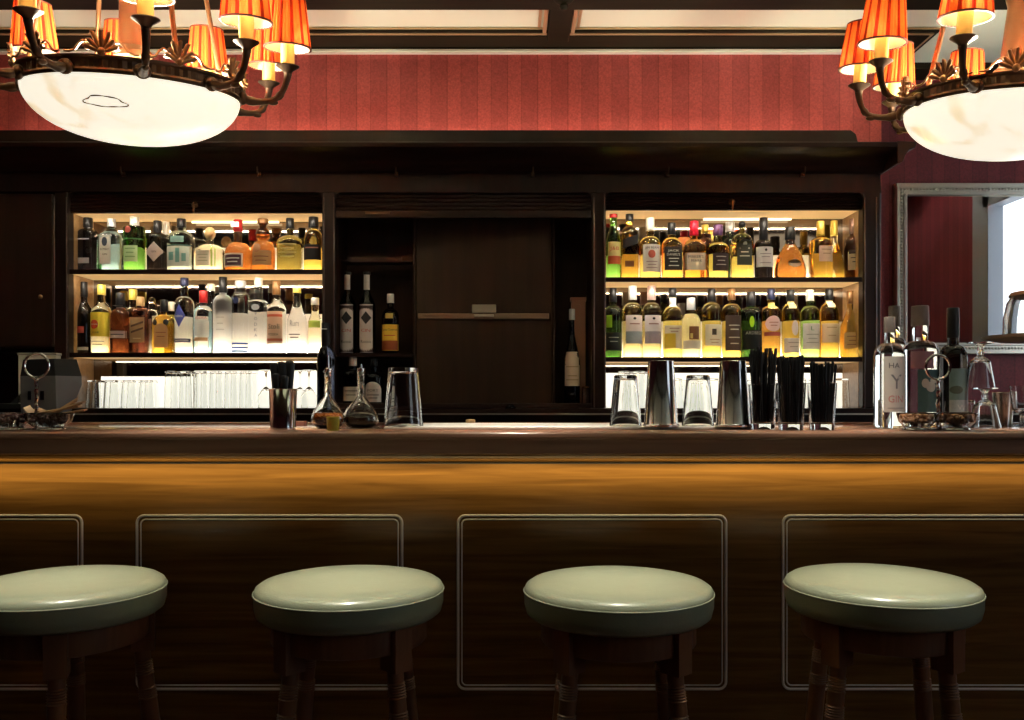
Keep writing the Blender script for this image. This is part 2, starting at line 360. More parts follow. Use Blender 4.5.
# carcass sides, back, top
cs = MB()
cs.box(CR-.02, CR, FY+.05, 4.04, CT, zz(165)); cs.box(CL, CR, 4.00, 4.04, CT, zz(165)); cs.box(CL, CR, FY+.05, 4.0, zz(165)-.02, zz(165))
for x in (LB[0], LB[1]+.006, CB[0], CB[1]+.006, RB[0], RB[1]+.006): pass
bbuild(cs, 'carcass', M_DARK)
# cupboard on the far left, its door and knob
cb_ = MB(); cb_.box(CL, X(53, FY), FY+.02, 3.98, zz(348), zz(192)); bbuild(cb_, 'side_cupboard', M_DARK)
d_ = MB(); d_.box(CL, X(53, FY), FY-.004, FY+.02, zz(347), zz(194)); dr = bbuild(d_, 'door', M_DARK, bevel=.004)
k_ = MB(); k_.sphere((X(42, FY), FY-.012, zz(297)), .009, 10); k_.xf(Matrix.Translation((0, -4.04, 0))); k_.build('knob', M_BRONZE2, dr)
# cornice, stepped, with hooks
co = MB()
co.box(CL, CR, FY-.02, FY+.05, zz(165), zz(158)); co.box(CL, CR, FY-.008, FY+.05, zz(158), zz(146))
zc = Z(140, 3.42)
prof = [(FY, zc-.085), (FY-.03, zc-.080), (FY-.05, zc-.062), (FY-.09, zc-.035), (FY-.135, zc-.026), (FY-.16, zc-.020), (FY-.165, zc-.004), (FY-.16, zc), (4.0, zc), (4.0, zc-.085)]
co.prism(prof, 'x', CL, CR)
pr2 = [(CR, zc-.085), (CR+.022, zc-.078), (CR+.03, zc-.055), (CR+.045, zc-.032), (CR+.07, zc-.024), (CR+.075, zc-.004), (CR+.072, zc), (CR, zc)]
co.prism(pr2, 'y', FY-.16, 4.0)
co.prism([(CL, zc), (X(862, 3.66), zc), (X(856, 3.66), Z(134, 3.66)), (X(851, 3.66), Z(130, 3.66)), (CL, Z(130, 3.66))], 'y', 3.66, 3.70)
bbuild(co, 'cornice', M_DARKH, bevel=.002)
hk = None
for px in (122, 258, 396, 533, 668, 804):
    h = MB(); x = X(px, FY-.03); h.tube([(x, FY-.02, zc-.055), (x, FY-.035, zc-.05), (x, FY-.042, zc-.062), (x, FY-.042, zc-.085), (x, FY-.036, zc-.095), (x, FY-.026, zc-.09)], .0035, 6)
    h.box(x-.007, x+.007, FY-.02, FY-.008, zc-.10, zc-.05)
    bbuild(h, 'hook', M_BRONZE)
# the two lit bays
S1, S2 = 1.675, 1.333
RS1, RS2 = 1.643, 1.315
def bay(x0, x1, lit, which, zs_, top):
    for a_, c_ in ((x0-.02, x0), (x1, x1+.02)):
        s = MB(); s.box(a_, c_, FY+.05, 4.0, CT, BTOP); bbuild(s, 'bay_side', M_BAYW)
    s = MB(); s.box(x0, x1, FY+.045, 3.99, zz(top), zz(top)+.02); bbuild(s, 'bay_soffit', M_BAYW)
    s = MB(); s.box(x0, x1, BY+.002, BY+.012, CT, BTOP); bbuild(s, 'back_mirror', M_BACKM)
    for z in zs_:
        s = MB(); s.box(x0, x1, FY+.02, BY, z-.015, z, 0); s.box(x0, x1, FY+.012, FY+.02, z-.018, z+.001, 1)
        sh = bbuild(s, 'shelf', [M_BAYW, M_DARKH])
        s = MB(); s.box(x0+.004, x1-.004, FY+.022, BY-.012, z-.0166, z-.0151); s.xf(Matrix.Translation((0, -4.04, 0))); s.build('underside_glow_sheet', M_UNDER_GLOW, sh)
    s = MB(); s.box(x0+.004, x1-.004, FY+.05, BY-.012, zz(top)-.002, zz(top)-.0004); bbuild(s, 'soffit_glow_sheet', M_UNDER_GLOW)
    s = MB(); s.box(x0+(x1-x0)*.42, x1-(x1-x0)*.22, BY-.03, BY-.018, zz(top)-.010, zz(top)-.0025); bbuild(s, 'strip_lamp', M_STRIP)
    for z, h, m, fa, fb in lit:
        s = MB()
        if m is M_LITW: s.box(x0+.004+(x1-x0)*fa, x0+(x1-x0)*fb-.004, BY-.006, BY+.002, z, z+h)
        else: s.box(x0+.004+(x1-x0)*fa, x0+(x1-x0)*fb-.004, BY-.022, BY-.012, z, z+h)
        if m is not M_LITW:
            f_ = MB(); f_.box(x0+.002+(x1-x0)*fa, x0+(x1-x0)*fb-.002, BY-.004, BY+.003, z-.001, z+(.18 if m is M_LIT2 else .125 if z in (S1, RS1) else .165)); bbuild(f_, 'frosted_back', M_FROST)
        bbuild(s, 'light_panel' if m is M_LITW else 'strip_lamp', m)
    for z in (zz(top)-.004, zs_[0]-.019, zs_[1]-.019):
        light('shelf_lip_lamp', 'AREA', ((x0+x1)/2, FY+.03, z), (math.radians(50), 0, 0), 1.3 if z > zs_[1] else .3, (1, .86, .66), shape='RECTANGLE', size=x1-x0-.02, size_y=.006, spread=math.radians(130))
    # rolled-up slatted shutter with its lock rosette
    s = MB(); n = 6; a, c = zz(top+.8), BTOP
    for i in range(n):
        z0 = a+(c-a)*i/n; z1 = a+(c-a)*(i+1)/n
        s.prism([(FY+.036, z0), (FY+.022, z0+.001), (FY+.018, (z0+z1)/2), (FY+.022, z1-.001), (FY+.036, z1)], 'x', x0+.001, x1-.001)
    sh = bbuild(s, 'roller_shutter', M_DARKH)
    s = MB(); xm = X(which, FY); s.add(*(lambda q: (q.v, q.f))(MB().lathe([(0, .018), (.004, .018), (.006, .012), (.012, .006), (.014, 0)], 14).xf(Matrix.Rotation(PI/2, 4, 'X')).xf(Matrix.Translation((xm, FY+.02, zz(top-7))))))
    s.box(xm-.003, xm+.003, FY+.004, FY+.01, zz(top+1), zz(top-6)); s.xf(Matrix.Translation((0, -4.04, 0))); s.build('lock_rosette', M_BRONZE2, sh)
bay(*LB, [(S1, .006, M_LIT, 0, 1), (S2, .003, M_LIT, 0, .48), (S2, .012, M_LIT2, .48, 1), (CT, .135, M_LITW, .03, .42), (CT, .16, M_LITW, .42, 1)], 193, (S1, S2), 211)
bay(*RB, [(RS1, .007, M_LIT, 0, 1), (RS2, .007, M_LIT, 0, 1), (CT, .15, M_LITW, 0, 1)], 733, (RS1, RS2), 208)
# centre: shutter housing, hatch panel with rail and latch, side niches
s = MB(); n = 5; a, c = zz(212), BTOP
for i in range(n):
    z0 = a+(c-a)*i/n; z1 = a+(c-a)*(i+1)/n
    s.prism([(FY+.036, z0), (FY+.022, z0+.001), (FY+.018, (z0+z1)/2), (FY+.022, z1-.001), (FY+.036, z1)], 'x', CB[0]+.001, CB[1]-.001)
s.box(CB[0]+.001, CB[1]-.001, FY+.012, FY+.04, zz(217), zz(210))
sh = bbuild(s, 'roller_shutter', M_DARKH)
s = MB(); s.box(X(365, FY), X(390, FY), FY+.004, FY+.012, zz(213.5), zz(211)); s.xf(Matrix.Translation((0, -4.04, 0))); s.build('finger_pull', M_BRONZE, sh)
s = MB(); s.box(CB[0]-.01, CB[0], FY+.05, 4.0, CT, BTOP); s.box(CB[1], CB[1]+.01, FY+.05, 4.0, CT, BTOP); s.box(CB[0], CB[1], BY+.04, BY+.05, CT, BTOP); bbuild(s, 'niche_lining', M_PANEL)
h0, h1 = X(416, 3.72), X(552, 3.72)
s = MB(); s.box(h0, h1, 3.72, 3.745, CT+.012, BTOP-.02); s.box(h0-.012, h0, 3.705, 3.75, CT+.012, BTOP-.02); s.box(h1, h1+.012, 3.705, 3.75, CT+.012, BTOP-.02)
ht = bbuild(s, 'hatch', M_PANEL, bevel=.003)
def sub(b, name, m, par, **kw): b.xf(Matrix.Translation((0, -4.04, 0))); return b.build(name, m, par, **kw)
sub(MB().box(X(418, 3.71), X(549, 3.71), 3.706, 3.72, Z(319, 3.71), Z(313.5, 3.71)), 'rail', mat('dull_brass', (.30, .21, .14), .4, .8), ht, bevel=.002)
s = MB(); s.box(X(472, 3.7), X(496, 3.7), 3.698, 3.72, Z(312.5, 3.7), Z(304.5, 3.7)); s.box(X(474, 3.7), X(494, 3.7), 3.69, 3.70, Z(317, 3.7), Z(314.5, 3.7)); sub(s, 'latch', M_SILVER, ht, bevel=.002)
s = MB(); s.box(CB[0], h0-.012, FY+.03, BY+.04, S2-.014, S2); bbuild(s, 'shelf', M_DARKH)
s = MB(); s.box(CB[0]+.005, X(412, 3.7), 3.70, 3.80, Z(260, 3.7)-.005, Z(260, 3.7)); s.box(X(350, 3.7), X(402, 3.7), 3.69, 3.70, Z(262.5, 3.7), Z(257, 3.7)); bbuild(s, 'narrow_shelf', M_DARKH)
s = MB(); s.box(CB[0], CB[1], FY+.005, FY+.03, CT, CT+.02); bbuild(s, 'bottom_rail', M_DARKH, bevel=.002)
# the back counter under it
bc = MB(); bc.box(CL, 2.6, 3.565, 4.04, CT-.022, CT-.001, 0); bc.box(CL, 2.6, 3.561, 3.567, CT-.027, CT-.021, 1)
o = bc.build('back_counter', [M_DARKH, M_SILVER]); tag(o, 'dark wooden back counter running beneath the bottle bays', 'counter')
b = MB(); b.box(CL, 2.6, 3.59, 4.04, 0, CT-.022); b.build('base_cupboard', M_DARK, o)

# ------------------------------------------------------------------ bottles
def interp(prof, z):
    for (r0, z0), (r1, z1) in zip(prof, prof[1:]):
        if z0 <= z <= z1 and z1 > z0: return r0+(r1-r0)*(z-z0)/(z1-z0)
    return prof[0][0]
FONT = {}
def glyphs(body, height, width):
    key = body
    if key not in FONT:
        c = bpy.data.curves.new('txt', 'FONT'); c.body = body; c.align_x = 'CENTER'; c.align_y = 'CENTER'; c.resolution_u = 2
        o = bpy.data.objects.new('txt', c); COL.objects.link(o); dg = bpy.context.evaluated_depsgraph_get()
        me = bpy.data.meshes.new_from_object(o.evaluated_get(dg)); v = [tuple(q.co) for q in me.vertices]; f = [tuple(p.vertices) for p in me.polygons]
        bpy.data.objects.remove(o); bpy.data.curves.remove(c); bpy.data.meshes.remove(me)
        xs = [p[0] for p in v]; ys = [p[1] for p in v]; w = max(xs)-min(xs); h = max(ys)-min(ys); cx_ = (max(xs)+min(xs))/2; cy_ = (max(ys)+min(ys))/2
        FONT[key] = ([((p[0]-cx_)/w, (p[1]-cy_)/h) for p in v], f)
    v, f = FONT[key]; return [(p[0]*width, p[1]*height) for p in v], f
class Bottle:
    """One bottle; every measure in photo pixels at its own distance, turned to metres."""
    def __init__(s, cx, w, ytop, d, base, glass, ysh, ynk, nw, ycap, cap, capw=None, shape=2, dep=1.0, sh='round', cat='bottle', label='', group=None, name='bottle', liquid=None, bulge=None, capround=False):
        u = F/d; s.u = u; s.d = d; s.base = base; s.cx = cx; s.n = shape; s.dep = dep
        R = w/2/u; rn = nw/2/u; yb = CY-(base-CAM_Z)*u; s.yb = yb
        H = lambda y: (yb-y)/u
        hs, hn, hc, ht_ = H(ysh), H(ynk), H(ycap), H(ytop)
        p = [(R*.86, 0), (R*.96, .003), (R, .009), (R, hs*.5), (R, hs)]
        if sh == 'round':
            for i in range(1, 7):
                a = i/6*PI/2; p.append((rn+(R-rn)*math.cos(a), hs+(hn-hs)*math.sin(a)))
        elif sh == 'slope':
            for i in range(1, 7):
                a = i/6; p.append((rn+(R-rn)*(1-(3*a*a-2*a**3)), hs+(hn-hs)*a))
        elif sh == 'cone':
            p = [(R*.86, 0), (R*.97, .003), (R, .01), (R*.985, hs*.6), (R*.93, hs)]
            for i in range(1, 6):
                a = i/5; p.append((rn+(R*.93-rn)*(1-a)**1.25, hs+(hn-hs)*a))
        elif sh == 'flare':
            p = [(R*.8, 0), (R*.97, .006), (R, .03)]
            for i in range(1, 8):
                a = i/7; p.append((rn+(R-rn)*(math.cos(a*PI/2))**1.0, .03+(hn-.03)*a))
        if bulge:   # (y centre, half height, width)
            zc_, hh, bw = H(bulge[0]), bulge[1]/u, bulge[2]/2/u
            for i in range(0, 7): 
                a = -1+i/3; p.append((rn+(bw-rn)*math.sqrt(max(0, 1-a*a)), zc_+hh*a))
            p.sort(key=lambda q: q[1])
        p = [q for q in p if q[1] <= hc+1e-6]
        p += [(rn, hc-.0005), (rn*.9, hc+.004)]
        q2 = [];
        for a in p:
            if not q2 or a[1] > q2[-1][1]+1e-5: q2.append(a)
        s.prof = q2; s.R = R
        seg = 32; v = []; nn = len(q2)
        s.ntop = hs
        for r_, z in q2:
            k = s.expo(z)
            for j in range(seg):
                a = 2*PI*j/seg; c_, s_ = math.cos(a), math.sin(a)
                v.append((r_*math.copysign(abs(c_)**(2/k), c_), r_*s.depth(z)*math.copysign(abs(s_)**(2/k), s_), z))
        fs = [(i*seg+j, i*seg+(j+1) % seg, (i+1)*seg+(j+1) % seg, (i+1)*seg+j) for i in range(nn-1) for j in range(seg)]
        fs += [tuple(range(seg))[::-1], tuple((nn-1)*seg+j for j in range(seg))]
        m = MB(); m.add(v, fs)
        s.o = m.build(name, glass, loc=(X(cx, d), d, base), ang=50)
        tag(s.o, label, cat, group)
        cw = (capw or nw+1.2)/2/u
        cm = MB()
        if capround: cm.sphere((0, 0, (hc+ht_)/2), 1, 14, None, (cw, cw, (ht_-hc)/2))
        else: cm.lathe([(0, hc-.0002), (cw*.97, hc), (cw, hc+.002), (cw*.97, ht_-.002), (cw*.9, ht_), (0, ht_)], 18)
        cm.build('cap', cap, s.o)
    def expo(s, z):
        return 2 if z > s.ntop+.02 else (s.n if z <= s.ntop else s.n+(2-s.n)*(z-s.ntop)/.02)
    def depth(s, z):
        return 1 if z > s.ntop+.03 else (s.dep if z <= s.ntop else s.dep+(1-s.dep)*(z-s.ntop)/.03)
    def on(s, x, z, off):
        r_ = interp(s.prof, z); k = s.expo(z); x = math.copysign(min(abs(x), .97*r_), x); t_ = abs(x)/r_
        return (x, -r_*s.depth(z)*(1-t_**k)**(1/k)-off, z)
    def patch(s, x0, x1, y0, y1, m, name='label', par=None, form='rect', off=.0006, rows=5):
        """a label between photo columns x0..x1 and rows y0..y1, lying on the glass"""
        u = s.u; a, c = (x0-s.cx)/u, (x1-s.cx)/u; zt, zb = (s.yb-y0)/u, (s.yb-y1)/u
        R = s.R*.985; a = max(a, -R); c = min(c, R)
        n = 14; v = []; xm, hw = (a+c)/2, (c-a)/2; zm, hh = (zt+zb)/2, (zt-zb)/2
        for i in range(n+1):
            x = a+(c-a)*i/n; q = min(1, abs(x-xm)/hw)
            if form == 'rect': lo, hi = zb, zt
            elif form == 'oval': e_ = math.sqrt(max(0, 1-q*q)); lo, hi = zm-hh*e_, zm+hh*e_
            elif form == 'diamond': lo, hi = zm-hh*(1-q), zm+hh*(1-q)
            elif form == 'arch': lo, hi = zb, zt-hw*.9*(1-math.sqrt(max(0, 1-q*q)))
            elif form == 'slant': lo, hi = zb+(x-a)*.35, zt+(x-a)*.35-.004
            for j in range(rows+1): v.append(s.on(x, lo+(hi-lo)*j/rows, off))
        fs = [(i*(rows+1)+j, (i+1)*(rows+1)+j, (i+1)*(rows+1)+j+1, i*(rows+1)+j+1) for i in range(n) for j in range(rows)]
        return MB().add(v, fs).build(name, m, par or s.o, flip=False)
    def text(s, body, xc, y, wpx, hpx, m, par, off=.0011):
        v, f = glyphs(body, hpx/s.u, wpx/s.u); x0 = (xc-s.cx)/s.u; z0 = (s.yb-y)/s.u
        return MB().add([s.on(x0+p[0], z0+p[1], off) for p in v], f).build('lettering', m, par, flip=False)
    def lines(s, x0, x1, ys, m, par, h=.8):
        b = MB(); u = s.u; n = 8
        for k, y in enumerate(ys):
            sh_ = (x1-x0)*.12*(k % 2); v = []
            for i in range(n+1):
                x = (x0+sh_-s.cx+(x1-x0-2*sh_)*i/n)/u
                for yy in (y+h/2, y-h/2): v.append(s.on(x, (s.yb-yy)/u, .0011))
            b.add(v, [(2*i, 2*i+2, 2*i+3, 2*i+1) for i in range(n)])
        return b.build('small_print', m, par, flip=False)
D1, D2 = 3.715, 3.775
BLK, WHT, GLD, RED, SLV = foil((.012, .012, .014)), foil((.75, .73, .68)), foil((.62, .42, .08)), foil((.45, .02, .02)), foil((.55, .56, .58))
YEL = foil((.80, .62, .12)); BRN = foil((.22, .11, .04)); NVY = foil((.02, .025, .07)); CORK = pmat((.55, .36, .16))
G_CLEAR, G_DARK, G_NAVY = gmat((.96, .98, .97)), gmat((.015, .010, .010)), gmat((.012, .014, .035))
G_AQUA, G_BLUE, G_GREEN, G_DKGR = gmat((.80, .95, .92)), gmat((.45, .76, .93)), gmat((.28, .75, .14)), gmat((.03, .085, .015))
G_MALT = gmat((.97, .90, .48))
G_AMB, G_DAMB, G_YEL, G_GOLD, G_OLV, G_RUM = gmat((.86, .50, .08)), gmat((.50, .16, .03)), gmat((.97, .82, .20)), gmat((.96, .70, .14)), gmat((.34, .27, .06)), gmat((.15, .04, .012))
G_PALE = gmat((.98, .95, .72)); G_FROST = gmat((.95, .96, .95), .35)
P = pmat
CREAM, WHITE, TAN, DKL = P((.78, .72, .58)), P((.82, .82, .80)), P((.52, .36, .18)), P((.02, .018, .018))
K, KW, KR = M_LETTER, M_LETTERW, M_LETTERR
def B(*a, **k): return Bottle(*a, **k)
# --- left bay, upper shelf
gA, gB, gC, gD = 'bottles on the upper shelf of the left bay', 'bottles on the lower shelf of the left bay', 'bottles on the upper shelf of the right bay', 'bottles on the lower shelf of the right bay'
q = B(88, 17, 218, D1, S1, G_NAVY, 234, 229, 8, 228, BLK, shape=5, label='black square gin bottle at the far left of the upper shelf', group=gA)
l = q.patch(80.5, 93, 259, 264.5, P((.40, .40, .46))); q.patch(80.5, 93, 239.5, 241, P((.3, .3, .36)))
q = B(111.5, 23, 219, D1, S1, G_BLUE, 238, 227, 7, 227, SLV, shape=4, sh='slope', label='pale blue gin bottle with a grey framed label and round emblem', group=gA)
l = q.patch(104, 116, 235.5, 266, P((.55, .58, .58))); q.patch(105, 115, 237, 265, P((.74, .74, .70)), 'label_field', l, off=.0009)
q.patch(107, 112.5, 239, 248, P((.05, .07, .10)), 'emblem', l, 'oval', .0012); q.text('BOMBAY', 110, 251, 8.5, 2, K, l); q.text('GIN', 110, 256, 4.5, 1.8, K, l)
q = B(134.5, 21, 216, D1, S1, G_GREEN, 230, 224, 8, 226, WHT, label='bright green gin bottle with a dark red wax seal', group=gA)
q.patch(128.5, 135.5, 228, 234.5, P((.20, .03, .02)), 'wax_seal', None, 'oval', .0012); l = q.patch(127, 141, 247, 263, P((.55, .75, .40))); q.lines(129, 139, (250, 254, 258), P((.15, .35, .1)), l); q.patch(124.5, 144.5, 239.5, 241, P((.02, .10, .02)), 'band')
q = B(157.5, 19, 221, D1, S1, G_DARK, 238, 233, 7, 233, BLK, shape=3, label='black apothecary gin bottle with a pale diamond label', group=gA)
l = q.patch(148.5, 166.8, 243, 263, P((.58, .50, .47)), form='diamond', rows=8); q.text("GIN", 157.5, 253, 5, 2, K, l)
q = B(166, 13, 222, D2, S1, G_NAVY, 241, 236, 6, 235, WHT, capw=7, label='dark bottle with a tall white cap standing behind the diamond-label bottle', group=gA)
q = B(181.5, 25, 219, D1, S1, G_AQUA, 240, 231, 8, 228, BLK, shape=3, label='clear aqua gin bottle with a white and teal label', group=gA)
l = q.patch(170.5, 192.5, 248.5, 268, P((.72, .84, .80))); q.patch(170, 193, 246.6, 248, P((.05, .12, .12)), 'line', l)
for a in ((173, 178, 254, 262), (180, 184, 250, 264), (186, 190, 255, 263)): q.patch(*a, P((.20, .50, .48)), 'picture', l, off=.0011)
l = q.patch(175, 188, 238, 244, P((.25, .42, .38))); 
q = B(210, 29, 227, D1, S1, G_PALE, 254, 245, 7, 240, CORK, capw=11, shape=4, dep=.7, label='squat clear tequila decanter with a round cork stopper', group=gA, capround=True)
l = q.patch(199, 213, 252, 267, P((.82, .84, .68))); q.lines(201, 211, (256, 259, 262), P((.45, .5, .3)), l)
for a in ((214, 216, 247, 268), (217.5, 219, 250, 268)): q.patch(*a, P((.45, .62, .14)), 'ribbon')
q = B(238, 26, 220, D1, S1, G_DAMB, 255, 243, 8, 232, RED, label='round amber liqueur bottle with a red neck and dark framed label', group=gA)
l = q.patch(226.5, 246, 255, 268.5, P((.75, .68, .62))); q.patch(227.5, 244.5, 256.5, 267, P((.08, .03, .05)), 'label_field', l, off=.0009); q.lines(229, 243, (260, 263.5), KW, l, 1)
q.patch(234, 242, 224, 229, WHITE, 'neck_band')
q = B(263, 24, 219, D1, S1, G_DAMB, 252, 241, 8, 224, BRN, capw=11, bulge=(234.5, 6, 14), label='amber cognac bottle with a bulb in its neck and tan label', group=gA)
l = q.patch(255, 273, 252, 266.5, P((.50, .28, .12))); q.patch(255, 264, 245, 254, P((.42, .20, .10)), 'medallion', None, 'oval', .0012); q.lines(257, 271, (258, 262), P((.2, .06, .03)), l)
q = B(290, 24, 218.5, D1, S1, G_OLV, 243, 236, 7, 229, BLK, shape=3.5, label='olive brown whiskey bottle with printed lines and a black stopper', group=gA)
q.lines(281, 299, (246, 250, 254, 258), P((.45, .38, .16)), q.o, 1)
q = B(313.5, 18, 216, D1, S1, G_GOLD, 240, 230, 8, 228, BLK, capw=10, shape=3, label='golden bottle with a broad black label at the right end of the left bay', group=gA)
l = q.patch(304.8, 322, 246, 261, DKL); q.lines(307, 320, (249,), P((.5, .2, .15)), l, 1.2)
# --- left bay, lower shelf
q = B(84, 18, 282, D1, S2, G_DARK, 314, 300, 6, 297, BLK, sh='slope', label='dark slim bottle with a small red label at the left end of the shelf', group=gB)
l = q.patch(76, 88, 327, 333.5, P((.45, .07, .05))); q.patch(76, 91, 347.5, 350.5, P((.5, .5, .48)), 'band')
q = B(101.5, 20, 285, D1, S2, G_PALE, 313, 299, 7, 295, YEL, sh='slope', label='white rum bottle with a yellow label and red disc', group=gB)
l = q.patch(92.5, 111, 313, 337, P((.82, .66, .06))); q.patch(94, 103, 320.5, 329.5, P((.60, .08, .03)), 'emblem', l, 'oval', .0012); q.text('HAVANA', 98.5, 325, 8, 1.6, KW, l, .0016); q.text('CLUB', 100, 333, 7, 1.6, K, l)
q.lines(95, 108, (342, 345), P((.3, .3, .25)), q.o)
q = B(120.5, 18, 293, D1, S2, G_RUM, 316, 309, 7.5, 307, BLK, capw=9, shape=3, label='dark rum bottle with a narrow pale label and black cap', group=gB)
l = q.patch(112.5, 129, 331.5, 338.5, P((.56, .44, .40))); q.lines(114, 127, (335,), K, l); q.patch(115.5, 125.5, 306, 308.5, P((.7, .6, .55)), 'neck_ring')
q = B(140.5, 19, 297, D1, S2, gmat((.16, .045, .03)), 313, 308, 7, 306, CORK, shape=5, label='square dark brown rum bottle with a tan label', group=gB)
l = q.patch(133.5, 148, 318, 343, P((.34, .22, .11))); 
for y in (325, 331): q.patch(135, 147, y, y+3, P((.10, .05, .03)), 'swoosh', l, 'slant', .0011)
q.lines(137, 145, (339,), P((.6, .5, .3)), l, 1)
q = B(133, 14, 289.5, D2, S2, G_PALE, 318, 308, 7, 300, YEL, label='yellow capped bottle behind the square dark rum bottle', group=gB)
q = B(152, 13, 297, D2, S2, G_CLEAR, 322, 310, 6, 305, M_GLASS, label='clear stoppered bottle between the tan label and amber bottles', group=gB, capround=True)
q = B(164, 22, 300, D1, S2, G_AMB, 326, 315, 6, 312, BLK, shape=3, dep=.75, label='arched amber rum bottle with a tan label', group=gB)
l = q.patch(157, 171, 324, 348, P((.52, .28, .12)), form='arch'); q.lines(159, 169, (333, 337), P((.25, .08, .03)), l)
q.patch(155.5, 160.5, 320, 326, DKL, 'medallion', None, 'oval'); q.patch(166.5, 171.5, 320, 326, DKL, 'medallion', None, 'oval')
q = B(171.5, 11, 302, D2, S2, G_OLV, 322, 315, 5, 311, CREAM, label='pale capped bottle behind the arched amber bottle', group=gB)
q = B(184.5, 19, 278, D1, S2, G_CLEAR, 306, 297, 7, 286, NVY, label='tall clear vodka bottle with a blue diamond', group=gB)
l = q.patch(176.2, 188.5, 305, 328, P((.07, .09, .40)), form='diamond', rows=8); q.text('VODKA', 182.3, 317, 8, 2, KW, l, .0016); l = q.patch(176, 192.5, 339, 343, P((.10, .10, .18))); q.lines(178, 191, (341,), KW, l, 1)
q = B(203.5, 19, 291, D1, S2, G_CLEAR, 315, 306, 7, 303, RED, label='clear vodka bottle with a red cap and red lettering', group=gB)
l = q.text('VODKA', 203.5, 318.5, 12, 2.6, KR, q.o); l = q.patch(196.5, 211, 321, 337, P((.78, .78, .74))); q.patch(196.5, 210, 338, 341.5, P((.60, .33, .16)), 'band')
q = B(211, 12, 284, D2, S2, G_BLUE, 308, 300, 6.5, 291, WHT, label='white capped bottle behind the red capped vodka bottle', group=gB)
q = B(223, 19, 276, D1, S2, G_FROST, 305, 295, 7, 293, BLK, label='frosted white vodka bottle with a long black cap', group=gB)
q.lines(219, 227, (318, 324, 330), P((.6, .6, .6)), q.o, .7)
q = B(240.5, 17, 281, D1, S2, G_CLEAR, 297, 293, 10, 288, SLV, capw=11, label='straight clear vodka bottle with a dark round badge and blue base', group=gB)
q.patch(235, 241.5, 298, 304.5, NVY, 'badge', None, 'oval', .0012)
for y in (343, 347, 350.5): q.patch(232.4, 248.6, y, y+2, P((.05, .10, .45)), 'blue_band')
q = B(258.5, 19, 278, D1, S2, G_CLEAR, 304, 300, 8, 287, WHT, capw=8.5, shape=3, label='clear vodka bottle with a white cap and upright lettering', group=gB)
for i, ch in enumerate('VODKA'): q.text(ch, 258.5, 314+5.5*i, 3, 3, P((.25, .27, .3)), q.o)
q.patch(254, 262, 305, 311, P((.4, .42, .42)), 'emblem', None, 'oval')
q = B(276.5, 19, 281, D1, S2, G_CLEAR, 310, 297, 7, 295, BRN, sh='slope', label='clear vodka bottle with a peach label and brown cap', group=gB)
l = q.patch(268.5, 284, 312, 344, P((.80, .55, .38))); q.patch(268.6, 283.9, 315, 317.5, P((.6, .12, .06)), 'band', l, off=.001); q.text('Stoli', 276, 327, 11, 5, K, l); q.text('VODKA', 275.5, 335, 10, 2.4, K, l); q.patch(268.6, 283.9, 339, 341.5, P((.62, .16, .08)), 'band', l, off=.001)
q = B(297, 20, 288, D1, S2, G_CLEAR, 319, 300, 7, 293, YEL, sh='cone', label='conical clear rum bottle with a small yellow cap', group=gB)
l = q.text('Rum', 296.5, 324, 9, 6, P((.3, .3, .3)), q.o); q.lines(291, 302, (335, 338), K, q.o, 1)
q = B(315, 15, 298, D1, S2, G_PALE, 322, 312, 7, 305, WHT, sh='cone', label='short clear bottle with a lime green label at the end of the shelf', group=gB)
l = q.patch(310, 321, 321, 328, P((.55, .72, .12)))
# --- right bay, upper shelf
q = B(613.5, 15, 209, D1, RS1, G_GREEN, 243, 225, 7, 218, RED, sh='slope', label='green bottle with a red cap at the left end of the right bay', group=gC)
l = q.patch(607.5, 620, 243, 265, P((.78, .70, .30))); q.text('J&B', 613.7, 250, 9, 4.5, KR, l); q.patch(607.5, 620, 257, 265, P((.60, .12, .05)), 'band', l, off=.001)
q = B(629.5, 17, 214, D1, RS1, G_AMB, 236, 227, 7, 221, BLK, shape=5, label='square amber whisky bottle with a slanted black label', group=gC)
l = q.patch(621.8, 637.6, 240, 250, DKL, form='slant'); l = q.patch(624, 633, 262, 268, P((.22, .08, .03)))
q = B(650, 21, 218, D1, RS1, G_YEL, 246, 237, 7.5, 231, WHT, sh='round', label='yellow bourbon bottle with a white label and red seal', group=gC)
l = q.patch(642, 659, 246, 273, P((.82, .78, .74))); q.text('JIM BEAM', 650.5, 249.6, 13.5, 2.8, K, l); q.patch(646.5, 654, 251.5, 259.5, P((.55, .12, .08)), 'seal', l, 'oval', .001); q.lines(645, 656, (263, 266, 269), P((.4, .3, .3)), l)
q = B(671.5, 20, 223, D1, RS1, G_GOLD, 247, 238, 7, 235, BLK, shape=5, label='square whiskey bottle with a black label and white lettering', group=gC)
l = q.patch(663, 680.5, 248, 271.5, DKL); q.text("JACK", 671.7, 252.5, 11, 2.6, KW, l); q.text("DANIEL'S", 671.7, 256, 13, 2.4, KW, l); q.lines(667, 677, (260, 263, 267), KW, l)
q = B(694, 22, 221.5, D1, RS1, G_AMB, 248, 240, 7, 236, foil((.65, .01, .04)), capw=9, shape=4, label='square bourbon bottle with a red wax cap and cream label', group=gC)
l = q.patch(683.6, 704.2, 254.5, 271.5, P((.82, .72, .58))); q.text("MAKER'S", 693.8, 258.3, 15, 2.8, K, l); q.text('MARK', 694.5, 262.3, 11, 2.6, K, l)
q = B(718, 21, 225, D1, RS1, G_YEL, 249, 243, 8, 236, foil((.12, .05, .14)), capw=10, label='stout yellow bottle with a purple cap and dark label', group=gC)
l = q.patch(711, 727.5, 254.5, 272, P((.05, .03, .03))); q.lines(714, 724, (258, 262, 266), P((.6, .55, .5)), l)
